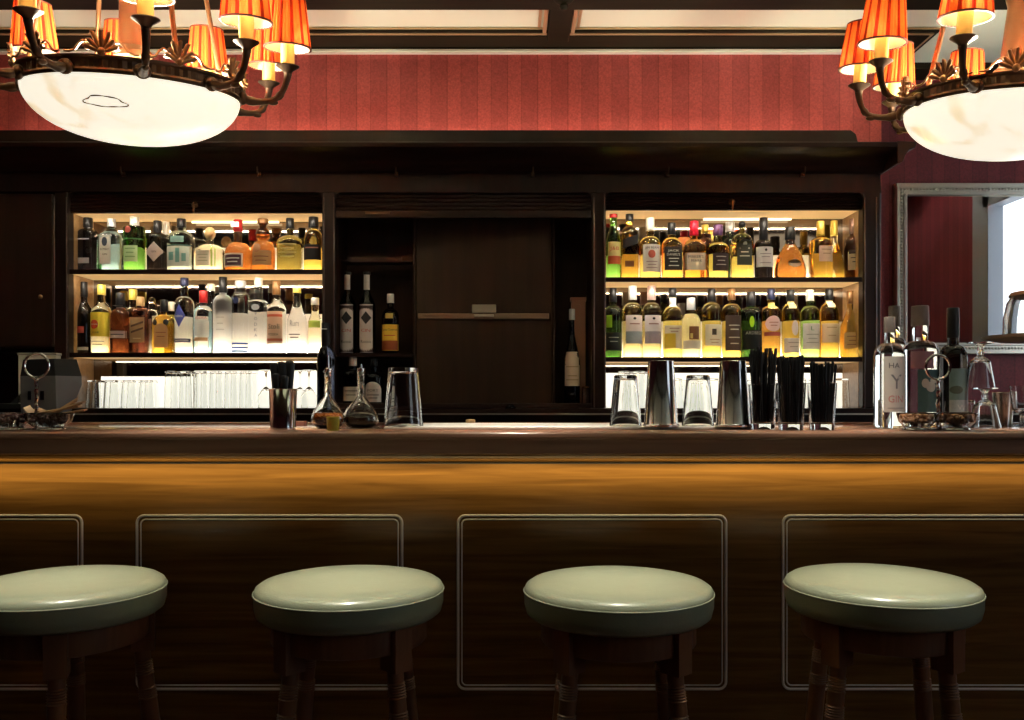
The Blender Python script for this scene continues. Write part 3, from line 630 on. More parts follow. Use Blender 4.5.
q = B(742, 23, 221, D1, RS1, G_YEL, 247, 234, 6, 228, BLK, shape=2.6, dep=.6, label='flat arched golden bottle with a tall dark rounded label', group=gC, capround=True)
l = q.patch(735.5, 750.5, 240.5, 266, P((.05, .055, .04)), form='arch'); q.lines(738, 748, (249.2, 253, 257), P((.65, .62, .5)), l, 1); q.patch(741, 745, 243, 247, P((.6, .6, .5)), 'crest', l, 'oval', .001)
q = B(763.5, 18, 218, D1, RS1, G_DARK, 247, 240, 7.5, 240, BLK, label='dark wine style bottle with a white label on the upper shelf', group=gC)
l = q.patch(755.2, 772, 248, 268, P((.72, .72, .74))); q.patch(762, 765, 249.5, 253, K, 'crest', l, 'diamond', .001); q.lines(758, 769, (255, 258, 264), P((.3, .3, .32)), l)
q = B(790, 32, 227.5, D1, RS1, gmat((.52, .20, .04)), 262, 243, 9, 240, BLK, sh='flare', dep=.6, label='wide flared amber cognac decanter with a black stopper', group=gC)
l = q.patch(785.5, 799, 260.5, 268, P((.70, .58, .44)), form='oval'); q.lines(788, 796, (264,), K, l)
q = B(820.5, 22, 221.5, D1, RS1, G_AMB, 245, 238, 7, 236, GLD, capw=8, shape=2.6, label='amber whisky bottle with a gold cap and cream label', group=gC)
l = q.patch(815.5, 830, 247.5, 263, P((.78, .62, .50))); q.lines(818, 828, (251, 255), P((.4, .25, .15)), l)
q = B(834, 21, 221, D2, RS1, G_AMB, 262, 241, 6, 236, YEL, sh='flare', label='flared amber bottle with a yellow cap behind the cream label bottle', group=gC)
q = B(853, 17, 219, D1, RS1, gmat((.38, .10, .03)), 247, 236, 6.5, 234, foil((.25, .14, .1)), label='dark amber bottle with a tan label at the right end of the upper shelf', group=gC)
l = q.patch(846, 861, 253, 271, P((.55, .42, .26))); q.patch(846.5, 860.5, 251, 255, P((.06, .03, .02)), 'band', l, off=.001); q.lines(848, 859, (259, 263), K, l)
# tubes and bottles of the rear row on this shelf
b = MB(); u = F/D2; b.lathe([(0, 0), (.021, 0), (.021, .145), (.026, .146), (.026, .19), (.024, .193), (0, .193)], 20)
o = b.build('bottle_tube', P((.75, .25, .06)), loc=(X(683.5, D2+.01), D2+.005, RS1)); tag(o, 'orange cardboard bottle tube behind the red wax bottle', 'tube')
q = B(705, 14, 225, D2, RS1, G_DAMB, 250, 238, 6, 233, YEL, label='amber bottle with a yellow cap behind the red wax bottle', group=gC)
q = B(730, 12, 222, D2, RS1, G_DKGR, 246, 238, 8, 232, SLV, label='green glass bottle with a grey cap behind the golden bottle', group=gC)
# --- right bay, lower shelf
q = B(613, 18, 288, D1, RS2, G_DKGR, 316, 306, 6.5, 302, BLK, label='very dark green bottle at the left end of the lower shelf', group=gD)
q.patch(606, 611, 316, 328, P((.30, .60, .03)), 'neck_label'); l = q.patch(604.6, 621.5, 333, 351, P((.015, .02, .02))); q.lines(608, 618, (338, 342), P((.4, .4, .38)), l)  # first patch is a plain lime spot on the shoulder glass
q = B(632.5, 20, 286, D1, RS2, G_MALT, 314, 303, 7.5, 300, SLV, label='pale malt whisky bottle with a grey cap and blue-banded white label', group=gD)
def malt(q, c, band):
    l = q.patch(c-7.5, c+9, 316, 332, P((.80, .72, .72))); q.patch(c-7.5, c+9, 332, 344, band, 'band'); q.lines(c-4, c+6, (324.5,), P((.35, .2, .2)), l, 1.2); q.patch(c-.5, c+2.5, 318, 320.5, K, 'crest', l, 'oval', .001)
malt(q, 632.5, P((.33, .38, .42)))
q = B(651.5, 19, 286, D1, RS2, G_MALT, 314, 303, 7.5, 300, foil((.55, .38, .36)), label='pale malt whisky bottle with a pink cap and mauve-banded label', group=gD)
malt(q, 651.5, P((.36, .31, .36)))
q = B(672.5, 19, 288, D1, RS2, G_YEL, 317, 306, 7, 297, BLK, label='yellow whisky bottle with a black cap and white neck label', group=gD)
q.patch(669, 676.5, 298, 307, WHITE, 'neck_label'); l = q.patch(664, 681.3, 326, 349, P((.80, .70, .48))); q.lines(668, 678, (329, 332), P((.4, .2, .15)), l); q.patch(664, 674, 334, 348.5, P((.80, .58, .06)), 'label_field', l, off=.001)
q = B(691, 19, 298, D1, RS2, G_MALT, 323, 314, 7.5, 310, SLV, label='short pale whisky bottle with a small dark square label', group=gD)
l = q.patch(687.5, 697.5, 327, 340, P((.20, .09, .03))); q.patch(688.5, 691, 334, 339, P((.7, .6, .2)), 'picture', l, off=.001); l = q.patch(682.5, 700, 341, 349.5, P((.80, .74, .62)))
q = B(711.5, 19, 289, D1, RS2, G_YEL, 313, 303, 7, 302, BLK, label='yellow whisky bottle with a tall cream label and black square', group=gD)
l = q.patch(704, 720.5, 325, 346, P((.82, .76, .58))); q.patch(710, 714.5, 329.5, 335.5, P((.05, .04, .03)), 'picture', l, off=.001); q.lines(708, 718, (340, 343), P((.5, .35, .2)), l)
q = B(731.5, 19, 289, D1, RS2, G_GOLD, 313, 304, 6.5, 300, BRN, label='golden whisky bottle with a long dark brown label', group=gD)
l = q.patch(724, 740, 316, 351, P((.07, .04, .03))); q.lines(727, 738, (326, 330, 338, 344), P((.6, .55, .48)), l, 1)
q = B(751, 21, 292, D1, RS2, G_DKGR, 316, 307, 8, 306, BLK, label='dark green whisky bottle with a lime emblem and black label', group=gD)
q.patch(747, 751.5, 317, 328, P((.42, .70, .02)), 'emblem', None, 'oval'); l = q.patch(741.5, 760.8, 331, 350, P((.012, .014, .012))); q.text('ARDBEG', 751, 333.6, 15, 3, P((.5, .5, .45)), l)
q = B(771, 18, 289, D1, RS2, gmat((.88, .50, .10)), 313, 306, 7, 300, NVY, label='amber whisky bottle with a rounded pink label', group=gD)
l = q.patch(763.5, 779, 316.5, 332, P((.78, .55, .52)), form='oval'); q.patch(763, 779.5, 332.5, 336.5, P((.45, .10, .07)), 'band'); q.patch(766.5, 775.5, 303, 309, P((.75, .60, .2)), 'neck_label'); q.lines(767, 776, (323, 326), P((.4, .15, .12)), l)
q = B(790.5, 17, 290, D1, RS2, G_GOLD, 314, 304, 7, 301, BLK, label='amber whisky bottle with an oval upper and white lower label', group=gD)
l = q.patch(789, 796.5, 321, 336, P((.80, .72, .70)), form='oval'); l = q.patch(783, 798.8, 338.5, 353, P((.78, .72, .68))); q.lines(786, 797, (343, 347), P((.4, .35, .3)), l); q.patch(787, 794.5, 302, 309, P((.78, .68, .3)), 'neck_label')
q = B(810, 19, 290, D1, RS2, gmat((.50, .85, .25)), 315, 306, 7, 301, WHT, label='light green whisky bottle with a large white label', group=gD)
l = q.patch(801.5, 819, 324, 349.5, P((.78, .78, .76))); q.text('L', 809.5, 329, 3, 4, P((.1, .3, .15)), l); q.lines(804, 816, (335, 339, 343), P((.4, .42, .4)), l)
q = B(829, 19, 289, D1, RS2, G_GOLD, 315, 303, 7, 300, BLK, label='golden whisky bottle with a peach label and black cap', group=gD)
l = q.patch(820.5, 837.3, 324, 343, P((.80, .62, .40))); q.lines(824, 834, (328, 336), P((.5, .3, .15)), l); q.patch(825.5, 833, 301, 308, P((.8, .7, .4)), 'neck_label')
q = B(850, 20, 291, D1, RS2, G_GOLD, 326, 307, 6, 304, BRN, sh='cone', label='conical golden bottle at the right end of the lower shelf', group=gD)
l = q.patch(842, 858.5, 333, 349, P((.60, .40, .16))); q.lines(844, 856, (337, 341, 345), P((.25, .12, .05)), l)
# --- centre niche
gE = 'bottles in the dark centre niche'
G_NEAR = gmat((.04, .02, .02))
for cx_, nm in ((347.5, 'dark tall bottle with a flowing white label, outermost in the niche'), (367, 'dark tall bottle with a flowing white label, between its twin and the yellow label')):
    q = B(cx_, 17, 272, D1, S2, G_NEAR, 307, 291, 6.5, 274.5, BLK, sh='slope', label=nm, group=gE)
    l = q.patch(cx_-6.5, cx_+6.5, 305, 353, P((.68, .60, .58))); q.patch(cx_-5, cx_+5.5, 312, 325, DKL, 'emblem', l, 'diamond', .001); q.text('CIN', cx_, 331, 9, 3, KR, l); q.text('Rosso', cx_, 342, 10, 3, K, l)
    q.patch(cx_-3, cx_+3, 275, 290, P((.5, .47, .47)), 'neck_label')
q = B(390.5, 17, 294, D1, S2, G_RUM, 318, 309, 6, 303, WHT, label='bottle with a bright yellow label on the niche shelf', group=gE)
l = q.patch(382.2, 398.8, 325, 351, P((.80, .52, .05))); q.text('Jose Cuervo', 390.5, 330.5, 14.5, 3, K, l); q.lines(385, 396, (336,), KR, l); q.patch(382.4, 398.6, 341, 350.5, P((.35, .08, .02)), 'band', l, off=.001)
q.patch(386.5, 394, 314, 319, P((.6, .42, .1)), 'neck_label')
q = B(353, 19, 357, 3.66, CT-.001, G_NEAR, 374, 369, 7, 366, WHT, shape=3, label='dark bottle with a white cap and pale label under the niche shelf', group=gE)
l = q.patch(344, 361, 387, 401, P((.66, .56, .50))); q.lines(346, 359, (391, 395), K, l)
q = B(374, 18, 358, 3.66, CT-.001, G_NEAR, 378, 372, 6, 366, BLK, label='dark bottle with a rounded white label under the niche shelf', group=gE)
l = q.patch(365.5, 382, 382, 402, P((.66, .60, .57)), form='arch'); q.text('PORT', 374, 390.5, 11, 2.6, K, l); q.lines(368, 380, (395, 398), K, l)
q = B(326, 18, 323, 3.40, 1.098, gmat((.05, .06, .10)), 360, 338, 8, 346, BLK, sh='slope', label='tall dark corked bottle standing on the counter before the left pier', group=gE)
q.patch(321.5, 328.5, 329, 330, SLV, 'neck_ring')
q = B(572, 16, 309, 3.68, CT-.001, G_DARK, 365, 330, 5, 320, SLV, sh='slope', label='long necked bottle with a cream label in the dark right niche', group=gE)
l = q.patch(564.5, 579.5, 352, 386, P((.62, .46, .34))); q.lines(566, 578, (367, 376, 380), P((.3, .2, .1)), l)
b = MB(); b.box(-.030, .030, -.02, .02, 0, .46).box(-.034, .034, -.022, .022, .46, .475).box(-.008, .008, -.0215, -.02, .43, .445)
o = b.build('bottle_box', P((.34, .16, .10)), loc=(X(578.5, 3.78), 3.80, CT-.001), bevel=.002); tag(o, 'narrow reddish wooden bottle box behind the long necked bottle', 'box')

# ------------------------------------------------------------------ glassware
def glass_profile(rb, rt, h, wall=.0022, base=.006):
    return [(0, 0), (rb*.9, 0), (rb, .002), (rt, h-.001), (rt-wall*.5, h), (rt-wall, h-.001), (rb-wall, base+.003), (rb*.6, base), (0, base)]
def inverted(p, h): return [(r, h-z) for r, z in p][::-1]
def proto_glass(name, prof, m, loc, label, cat, group=None, seg=24, wob=None):
    o = MB().lathe(prof, seg, wob=wob).build(name, m, loc=loc); return tag(o, label, cat, group)
def many(src, spots, label=None):
    for p in spots:
        c = copy_tree(src); c.location = p
        if label: c['label'] = label
ZC = CT-.001
# left bay: short upturned tumblers, then taller ones, then stem glasses at the right
h = .118; a = proto_glass('tumbler', inverted(glass_profile(.026, .033, h), h), M_GLASS, (X(94, 3.70), 3.70, ZC), 'upside-down short tumbler in the rows at the lit foot of the left bay', 'glass', 'short tumblers in the left bay')
many(a, [(X(94+17.5*i+dx, d), d, ZC) for d, dx in ((3.70, 0), (3.775, 5)) for i in range(4) if (i, dx) != (0, 0)])
h = .155; a = proto_glass('highball_glass', inverted(glass_profile(.024, .028, h), h), M_GLASS, (X(171, 3.70), 3.70, ZC), 'upside-down tall glass in the rows at the lit foot of the left bay', 'glass', 'tall glasses in the left bay')
many(a, [(X(171+15*i+dx, d), d, ZC) for d, dx in ((3.70, 0), (3.775, 6)) for i in range(6) if (i, dx) != (0, 0)])
def stem_prof(rb, hb, hs_, rf):
    # upright: foot, stem, bowl
    return [(0, 0), (rf, 0), (rf, .002), (rf*.3, .005), (.0045, .012), (.004, hs_), (rb*.5, hs_+.012), (rb*.95, hs_+hb*.45), (rb, hs_+hb*.7), (rb*.88, hs_+hb), (rb*.84, hs_+hb-.001), (rb*.95, hs_+hb*.7), (rb*.9, hs_+hb*.45), (rb*.45, hs_+.018), (0, hs_+.014)]
h = .16; a = proto_glass('wine_glass', inverted(stem_prof(.036, .09, .07, .030), h), M_GLASS, (X(266, 3.70), 3.70, ZC), 'upside-down stem glass at the lit right end of the left bay', 'glass', 'stem glasses in the left bay')
many(a, [(X(288, 3.70), 3.70, ZC), (X(309, 3.70), 3.70, ZC), (X(300, 3.775), 3.775, ZC)])
# right bay
h = .155; a = proto_glass('highball_glass', inverted(glass_profile(.024, .028, h), h), M_GLASS, (X(624, 3.70), 3.70, ZC), 'upside-down tall glass at the left of the right bay foot', 'glass', 'tall glasses in the right bay')
many(a, [(X(639, 3.70), 3.70, ZC), (X(630, 3.775), 3.775, ZC), (X(645, 3.775), 3.775, ZC)])
h = .125; a = proto_glass('tumbler', inverted(glass_profile(.026, .033, h), h), M_GLASS, (X(676, 3.70), 3.70, ZC), 'upside-down short tumbler at the foot of the right bay', 'glass', 'short tumblers in the right bay')
many(a, [(X(px, d), d, ZC) for px, d in ((694, 3.70), (712, 3.70), (668, 3.775), (686, 3.775), (704, 3.775), (742, 3.70), (762, 3.70), (800, 3.70), (842, 3.70), (752, 3.775), (780, 3.775), (815, 3.775))])
b = MB(); h = .075; o = proto_glass('shot_glass', inverted(glass_profile(.016, .019, .09), .09), M_GLASS, (X(586, 3.65), 3.65, ZC), 'small glass beside the long necked bottle in the dark niche', 'glass')
# --- on the bar
def onbar(px, py_base, mat_=False):
    z = MT if mat_ else BT; d = (CAM_Z-z)*F/(py_base-CY); return (X(px, d), d, z), d
h = .153; (p, d) = onbar(403.5, 426, True)
o = proto_glass('mixing_glass', inverted(glass_profile(.039, .052, h, .003, .012), h), M_GLASS, p, 'large upside-down mixing glass at the left end of the bar mat', 'glass', seg=32)
def pint(px, label):
    (p, d) = onbar(px, 426.0, True); h = .133; return proto_glass('pint_glass', inverted(glass_profile(.030, .042, h, .0028, .010), h), M_GLASS, p, label, 'glass', seg=32)
pint(625.5, 'upside-down pint glass at the left of the steel shakers'); pint(698, 'upside-down pint glass between the two steel shakers')
def shaker(px, label):
    (p, d) = onbar(px, 426.6, True); h = .168
    o = MB().lathe([(0, h-.004), (.028, h-.004), (.031, h), (.0325, h-.001), (.043, .006), (.0445, .004), (.0445, .0), (.042, 0), (.040, .004), (.030, h-.008), (0, h-.008)], 36).build('cocktail_shaker', M_STEEL, loc=p); tag(o, label, 'shaker')
    MB().lathe([(.0448, .0005), (.0462, .002), (.0462, .005), (.0446, .007)], 36, close=True).build('rolled_rim', M_STEEL, o)
    return o
shaker(661, 'upturned steel shaker tin standing between the two pint glasses'); shaker(733, 'upturned steel shaker tin beside the glass of black straws')
def straw_glass(px, py, htop, n, lab, tops, label):
    (p, d) = onbar(px, py); h = htop
    rt = .036; rb = .0295
    g = proto_glass('straw_glass', glass_profile(rb, rt, h, .0025, .016), M_GLASS, p, label, 'glass', seg=28)
    st = None
    for i in range(n):
        a = random.random()*2*PI; r0 = (rb-.0062)*math.sqrt(random.random()); r1 = (rt-.0062)*r0/(rb-.0062)
        b0 = Vector((r0*math.cos(a), r0*math.sin(a), .021)); a1 = a+random.uniform(-.25, .25)
        hh = tops*random.uniform(.90, 1.0); dirv = Vector((r1*math.cos(a1), r1*math.sin(a1), h))-b0; e_ = b0+dirv*(hh/dirv.z)
        b = MB(); b.tube([b0, b0.lerp(e_, .5), e_], .0031, 8); o = b.build('drinking_straw', M_BLACK, loc=p)
        tag(o, lab, 'straw', lab.replace('black straw', 'black straws'))
straw_glass(763, 430, .115, 46, 'black straw standing tall in the glass next to the shaker', .188, 'glass full of tall black straws next to the steel shaker')
straw_glass(791, 430.5, .118, 42, 'black straw in the middle one of three straw glasses', .165, 'middle one of the three glasses of black straws')
straw_glass(822, 430.5, .118, 42, 'black straw in the straw glass farthest from the shakers', .150, 'straw glass farthest from the shakers, with short black straws')
# steel cup with black muddlers
(p, d) = onbar(283, 431); h = .102
o = MB().lathe([(0, 0), (.029, 0), (.031, .003), (.0305, .010), (.0335, h-.002), (.0350, h), (.0335, h+.001), (.0325, h-.003), (.0285, .006), (0, .006)], 32).build('julep_cup', M_STEEL, loc=p); tag(o, 'steel cup holding black bar tools in front of the glasses', 'cup')
for i, (dx, dy, tp) in enumerate(((-.019, -.004, .166), (-.008, .012, .170), (.003, -.010, .168), (.014, .008, .172), (.019, -.006, .169), (-.012, -.016, .14), (.008, -.018, .135))):
    b = MB(); b.tube([(dx*.75, dy*.75, .009), (dx*.9, dy*.9, .1), (dx, dy, tp-.008), (dx, dy, tp-.002), (dx, dy, tp)], [.005, .008, .0115, .0095, .003], 12)
    o = b.build('muddler', M_BLACK, loc=p); tag(o, 'black rounded bar tool standing in the steel cup', 'bar tool', 'black bar tools in the steel cup')
# two small decanters with dasher spouts
def decanter(px, py, w, hb, hn, liq, lvl, label, tube_h):
    (p, d) = onbar(px, py); R = w/2
    prof = [(0, 0), (R*.55, 0), (R*.66, .002)]
    for i in range(1, 12):
        a = i/11; zz_ = hb*a
        prof.append((.0095+(R-.0095)*math.sin(PI*min(1, .36+.64*a))**1.15 if a > .22 else R*(.66+.34*math.sin(a/.22*PI/2)), .002+zz_))
    prof += [(.0095, hn), (.0115, hn+.002), (.0115, hn+.005), (.009, hn+.006)]
    outer = prof; inner = [(max(0, r-.0018), z if z > .004 else .004) for r, z in prof[3:-3]]+[(.0077, hn+.006)]
    o = MB().lathe(outer+inner[::-1]+[(0, .004)], 28).build('decanter', M_GLASS, loc=p, ang=60); tag(o, label, 'decanter')
    lq = [(0, .0045)]+[(max(.001, r-.0022), z) for r, z in inner if z < lvl]+[(0, lvl)]
    lq.insert(-1, (max(.001, interp(sorted(inner, key=lambda q: q[1]), lvl)-.0022), lvl))
    MB().lathe(lq, 28).build('liquid', liq, o)
    b = MB(); b.lathe([(0, hn-.008), (.0072, hn-.008), (.0078, hn+.0065), (.0095, hn+.007), (.0095, hn+.010), (.004, hn+.013), (.0028, hn+tube_h), (0, hn+tube_h)], 16); b.build('dasher_spout', M_STEEL, o)
    return o
dA = decanter(328, 428.5, .088, .085, .148, mat('bitters_amber', (.75, .36, .06), .05, 0, .9), .042, 'round glass decanter of amber bitters on the bar', .045)
dB = decanter(361, 428, .098, .085, .150, mat('bitters_dark', (.035, .010, .008), .08), .030, 'round glass decanter of dark bitters on the bar', .022)
(p, d) = onbar(333, 430.5); o = proto_glass('shot_glass', glass_profile(.0145, .0165, .034, .0015, .004), mat('yellow_glass', (.90, .78, .10), .2, 0, .3), p, 'tiny yellow glass before the amber decanter', 'glass', seg=20)
# little things at the back of the mat
(p, d) = onbar(470.5, 421.6); p = (X(470.5, 2.66), 2.66, BT); b = MB(); b.lathe([(0, 0), (.013, 0), (.0145, .003), (.0145, .014), (.013, .017), (0, .018)], 18); o = b.build('bottle_cork', CORK, loc=p); tag(o, 'pale cork lying behind the bar mat', 'cork')
p = (X(510.5, 3.585), 3.592, ZC); b = MB(); b.lathe([(0, -.0), (.022, 0), (.024, .004), (.018, .010), (.012, .016), (.0, .018)], 18); o = b.build('sink_plug', M_BLACKG, loc=(p[0], p[1], p[2])); tag(o, 'small round black knob on the dark back counter', 'knob')
p = (X(305, 3.45), 3.45, ZC); b = MB(); b.box(-.04, .02, -.02, .02, 0, .012); o = b.build('matchbox', P((.42, .18, .14)), loc=(X(299, 2.64), 2.64, BT), bevel=.001); tag(o, 'small reddish matchbox on the bar behind the steel cup', 'box')

# ring-handled snack servers
def server(px, py, bowls, ringpx, ringpy, label, blabel, fill, flab, fcat):
    d = (CAM_Z-BT)*F/(py-CY); x0 = X(px, d); root = empty('snack_server', (x0, d, BT), label, 'server')
    hr = Z(ringpy, d)-BT; rr = 12.2/F*d
    b = MB(); b.tube([(rr*math.cos(2*PI*i/28), 0, hr+rr*math.sin(2*PI*i/28)) for i in range(28)], .0032, 8, closed=True); b.build('ring', M_STEEL, root)
    b = MB(); tw = [(0.0012*math.cos(i*1.3), .0012*math.sin(i*1.3), .004+(hr-rr-.004)*i/24) for i in range(25)]; b.tube(tw, [.0038+.0008*(i % 3 == 0) for i in range(25)], 8); b.sphere((0, 0, hr-rr-.004), .0055, 10); b.build('stem', M_STEEL, root)
    b = MB(); xs = [X(c, d)-x0 for c, w in bowls]
    b.tube([(xs[0], 0, .0035), (0, 0, .0035), (xs[-1], 0, .0035)], .003, 8)
    for (c, w) in bowls:
        rb = w/2/F*d*.62; b.tube([(X(c, d)-x0+rb*math.cos(2*PI*i/24), rb*math.sin(2*PI*i/24), .0035) for i in range(24)], .0028, 6, closed=True)
    b.build('base_frame', M_STEEL, root)
    for i, (c, w) in enumerate(bowls):
        R = w/2/F*d; hb = .036
        pr = [(0, .0068), (R*.5, .0068), (R*.62, .009), (R*.88, .022), (R, hb+.006), (R-.001, hb+.008), (R-.003, hb+.006), (R*.84, .025), (R*.58, .0125), (0, .0115)]
        g = MB().lathe(pr, 30, wob=lambda i_, j: .0007*math.cos(j*PI)).build('glass_bowl', M_GLASST, loc=(X(c, d), d, BT)); tag(g, blabel[i], 'bowl')
        if fill:
            f = MB()
            for k in range(70):
                a = random.random()*2*PI; rr_ = R*.70*math.sqrt(random.random()); zz_ = .017+.016*random.random()*(1-(rr_/R)**2)+.010*(rr_/R)
                q_ = MB().sphere((0, 0, 0), .0058, 7, sc=(1.4, 1, .8)); q_.xf(Matrix.Translation((rr_*math.cos(a), rr_*math.sin(a), zz_)) @ Matrix.Rotation(random.random()*6, 4, 'Z') @ Matrix.Rotation(random.random()*2, 4, 'X'))
                f.add(q_.v, q_.f)
            o = f.build('mixed_nuts', fill, loc=(X(c, d), d, BT)); tag(o, flab[i], fcat, kind='stuff')
    return root, d
M_NUT = mat('roast_nuts', (.20, .085, .03), .45); M_OLIVE = mat('dark_olives', (.05, .022, .022), .25)
server(938, 430.5, ((917, 39), (955, 42)), 938, 367, 'steel server with a ring handle and two bowls near the mirror end', ['glass bowl of nuts under the clear bottles', 'glass bowl of nuts under the dark bottle'], M_NUT, ['brown nuts in the bowl under the clear bottles', 'brown nuts in the bowl under the dark bottle'], 'nuts')
sv, sd = server(36.5, 430.5, ((10, 46), (49, 46)), 36.5, 365.5, 'steel server with a ring handle before the black till', ['glass bowl of dark olives cut by the picture edge', 'glass bowl of dark olives holding brown paper sticks'], M_OLIVE, ['dark olives in the outer bowl', 'dark olives in the bowl with sticks'], 'olives')
for i, (x0, y0, x1, y1, w) in enumerate(((48, 414, 88, 402, .0045), (40, 413, 82, 406, .005), (52, 415, 78, 399, .004), (60, 414, 84, 410, .005), (30, 414, 22, 407, .004), (44, 414, 30, 409, .004))):
    b = MB(); z0 = max(Z(y0, sd), BT+.032); z1 = Z(y1, sd)
    p0 = Vector((X(x0, sd), sd+.012*(i-2)*.5, z0)); p1 = Vector((X(x1, sd), sd+.012*(i-2)*.8, z1)); dr_ = (p1-p0)
    b.box(-w*2.2, w*2.2, 0, dr_.length, -.002, .002); qn = Vector((0, 1, 0)).rotation_difference(dr_.normalized()); b.xf(qn.to_matrix().to_4x4())
    o = b.build('paper_stick', P((.42, .25, .13)), loc=tuple(p0), bevel=.0006); tag(o, 'flat brown paper stick poking out of the olive bowl', 'stick', 'brown paper sticks in the bowl')

# right-hand bottles on the bar
gF = 'bottles at the mirror end of the bar'
def barbottle(cx, w, ytop, py, glass, ysh, ynk, nw, ycap, cap, label, capw=None, sh='round'):
    d = (CAM_Z-BT)*F/(py-CY); return B(cx, w, ytop, d, BT, glass, ysh, ynk, nw, ycap, cap, capw=capw, label=label, group=gF, sh=sh)
CAPG = P((.22, .19, .17))
q = barbottle(889.5, 30, 317, 428.5, G_CLEAR, 357, 343, 10, 333, CAPG, 'clear spirit bottle with a pale illustrated label in front', capw=11)
l = q.patch(879, 901, 357, 412, P((.62, .58, .55)), rows=6); q.text('HA', 888, 366, 10, 5, P((.12, .12, .14)), l); q.text('Y', 890, 382, 11, 14, P((.2, .2, .22)), l); q.text('GIN', 889.5, 399, 14, 7, P((.55, .2, .2)), l); q.lines(882, 898, (408,), P((.3, .3, .3)), l)
q = barbottle(894.5, 24, 306, 426.2, G_CLEAR, 350, 338, 10, 327, CAPG, 'clear bottle half hidden behind the illustrated label bottle', capw=11.5)
q = barbottle(920, 34, 306, 427.2, G_CLEAR, 352, 341, 15, 326, CAPG, 'large clear spirit bottle with a teal label', capw=17)
l = q.patch(911, 932, 370, 412, P((.06, .13, .14)), rows=6); q.patch(906, 926, 352, 369, P((.34, .17, .22)), 'upper_label')
for a in ((914, 921, 379, 388), (918, 928, 382, 392), (922, 929, 378, 384)): q.patch(*a, P((.62, .62, .60)), 'picture', l, 'oval', .0012)
q = barbottle(953, 27, 308, 427.6, gmat((.035, .03, .025)), 360, 345, 11, 338, foil((.02, .02, .02)), 'dark wine bottle with a grey green label beside the ring handle', capw=12)
l = q.patch(944, 964, 369, 412, P((.16, .24, .24)), rows=6); q.text('W', 955, 407, 9, 5, P((.6, .6, .58)), l); q.patch(944, 956, 386, 394, P((.07, .09, .07)), 'picture', l, 'oval', .0012); q.patch(944.2, 963.8, 400, 412, P((.36, .40, .42)), 'band', l, off=.0009)
# cut glass goblets, upside down, one on the other
def goblet_prof(h, rb, rf, rt):
    return [(0, 0), (rf, 0), (rf, .0025), (rf*.35, .006), (.006, .012), (.0075, h*.2), (.006, h*.28), (rb*.55, h*.34), (rb, h*.42), (rt, h), (rt-.0022, h), (rb-.0025, h*.45), (rb*.4, h*.38), (0, h*.37)]
def facet(n, a): return lambda i, j: (a if j % 2 else 0)*(1 if 8 <= i <= 9 else 0)
(p, d) = onbar(985, 428); h = .108
o = proto_glass('goblet', inverted(goblet_prof(h, .026, .0315, .040), h), M_GLASST, p, 'upside-down cut glass goblet standing on the bar', 'glass', seg=36, wob=lambda i, j: .0012*(j % 2))
o2 = proto_glass('goblet', inverted(goblet_prof(.122, .025, .031, .0365), .122), M_GLASST, (X(980, d), d, p[2]+.1085), 'upside-down cut glass goblet balanced on top of another', 'glass', seg=36, wob=lambda i, j: .0012*(j % 2))
(p, d) = onbar(966, 425.8); h = .075; proto_glass('tumbler', inverted(glass_profile(.024, .031, h), h), M_GLASST, (p[0], p[1], BT), 'small upside-down tumbler between wine bottle and goblets', 'glass')
(p, d) = onbar(1003.5, 426.0); h = .098; o = proto_glass('julep_cup', glass_profile(.022, .030, h, .0015, .005), mat('tarnished_silver', (.66, .62, .56), .2, 1), p, 'plain silver beaker behind the cut glass goblets', 'cup')
(p, d) = onbar(1023, 427.2); proto_glass('goblet', [(r*.98, z) for r, z in goblet_prof(.115, .026, .031, .034)], M_GLASST, p, 'upright cut glass goblet at the picture edge', 'glass', seg=36, wob=lambda i, j: .0012*(j % 2))
# domed glass on a footed silver stand at the picture edge
d = 2.52; xs = X(1045, d); zt = Z(339, d)
st = empty('cake_stand', (xs, d, BT), 'footed silver stand with a scalloped plate at the picture edge', 'stand')
MB().lathe([(0, 0), (.07, 0), (.072, .004), (.05, .012), (.014, .03), (.012, .10), (.02, zt-BT-.02), (.03, zt-BT-.006), (0, zt-BT-.006)], 28).build('foot', M_SILVER, st)
MB().lathe([(0, zt-BT-.006), (.12, zt-BT-.006), (.152, zt-BT+.002), (.158, zt-BT+.010), (.150, zt-BT+.008), (.12, zt-BT+.0), (0, zt-BT+.0)], 48, wob=lambda i, j: .004*math.cos(j*PI/2) if 1 < i < 5 else 0).build('plate', M_SILVER, st)
R0 = .108; dm = [(R0, 0), (R0*.98, .06), (R0*.90, .105), (R0*.80, .122), (R0*.35, .132), (.012, .135)]
dm2 = [(max(.001, r-.003), z-.0015) for r, z in dm[::-1]]; dm2[-1] = (dm2[-1][0], 0)
o = MB().lathe(dm+dm2, 40, close=True).build('glass_dome', M_GLASS, loc=(xs, d, zt+.001)); tag(o, 'clear glass dome with a copper collar on the silver stand', 'dome')
MB().lathe([(R0*.82, .1215), (R0*.86, .124), (R0*.80, .134), (R0*.4, .142), (.015, .146), (.012, .17), (.018, .18), (0, .188), (0, .136), (R0*.36, .134)], 40).build('collar', mat('copper', (.42, .20, .10), .3, .8), o)

# black till and papers on the back counter at the left
tl = empty('till_terminal', (X(52, 3.18), 3.36, 0), 'black angular till terminal at the left end behind the bar', 'till', rz=math.radians(0))
tl.location = (X(52, 3.2), 3.2, 0)
kx = 3.2/F
def T(px, py): return ((px-52)*kx, Z(py, 3.2))
b = MB()
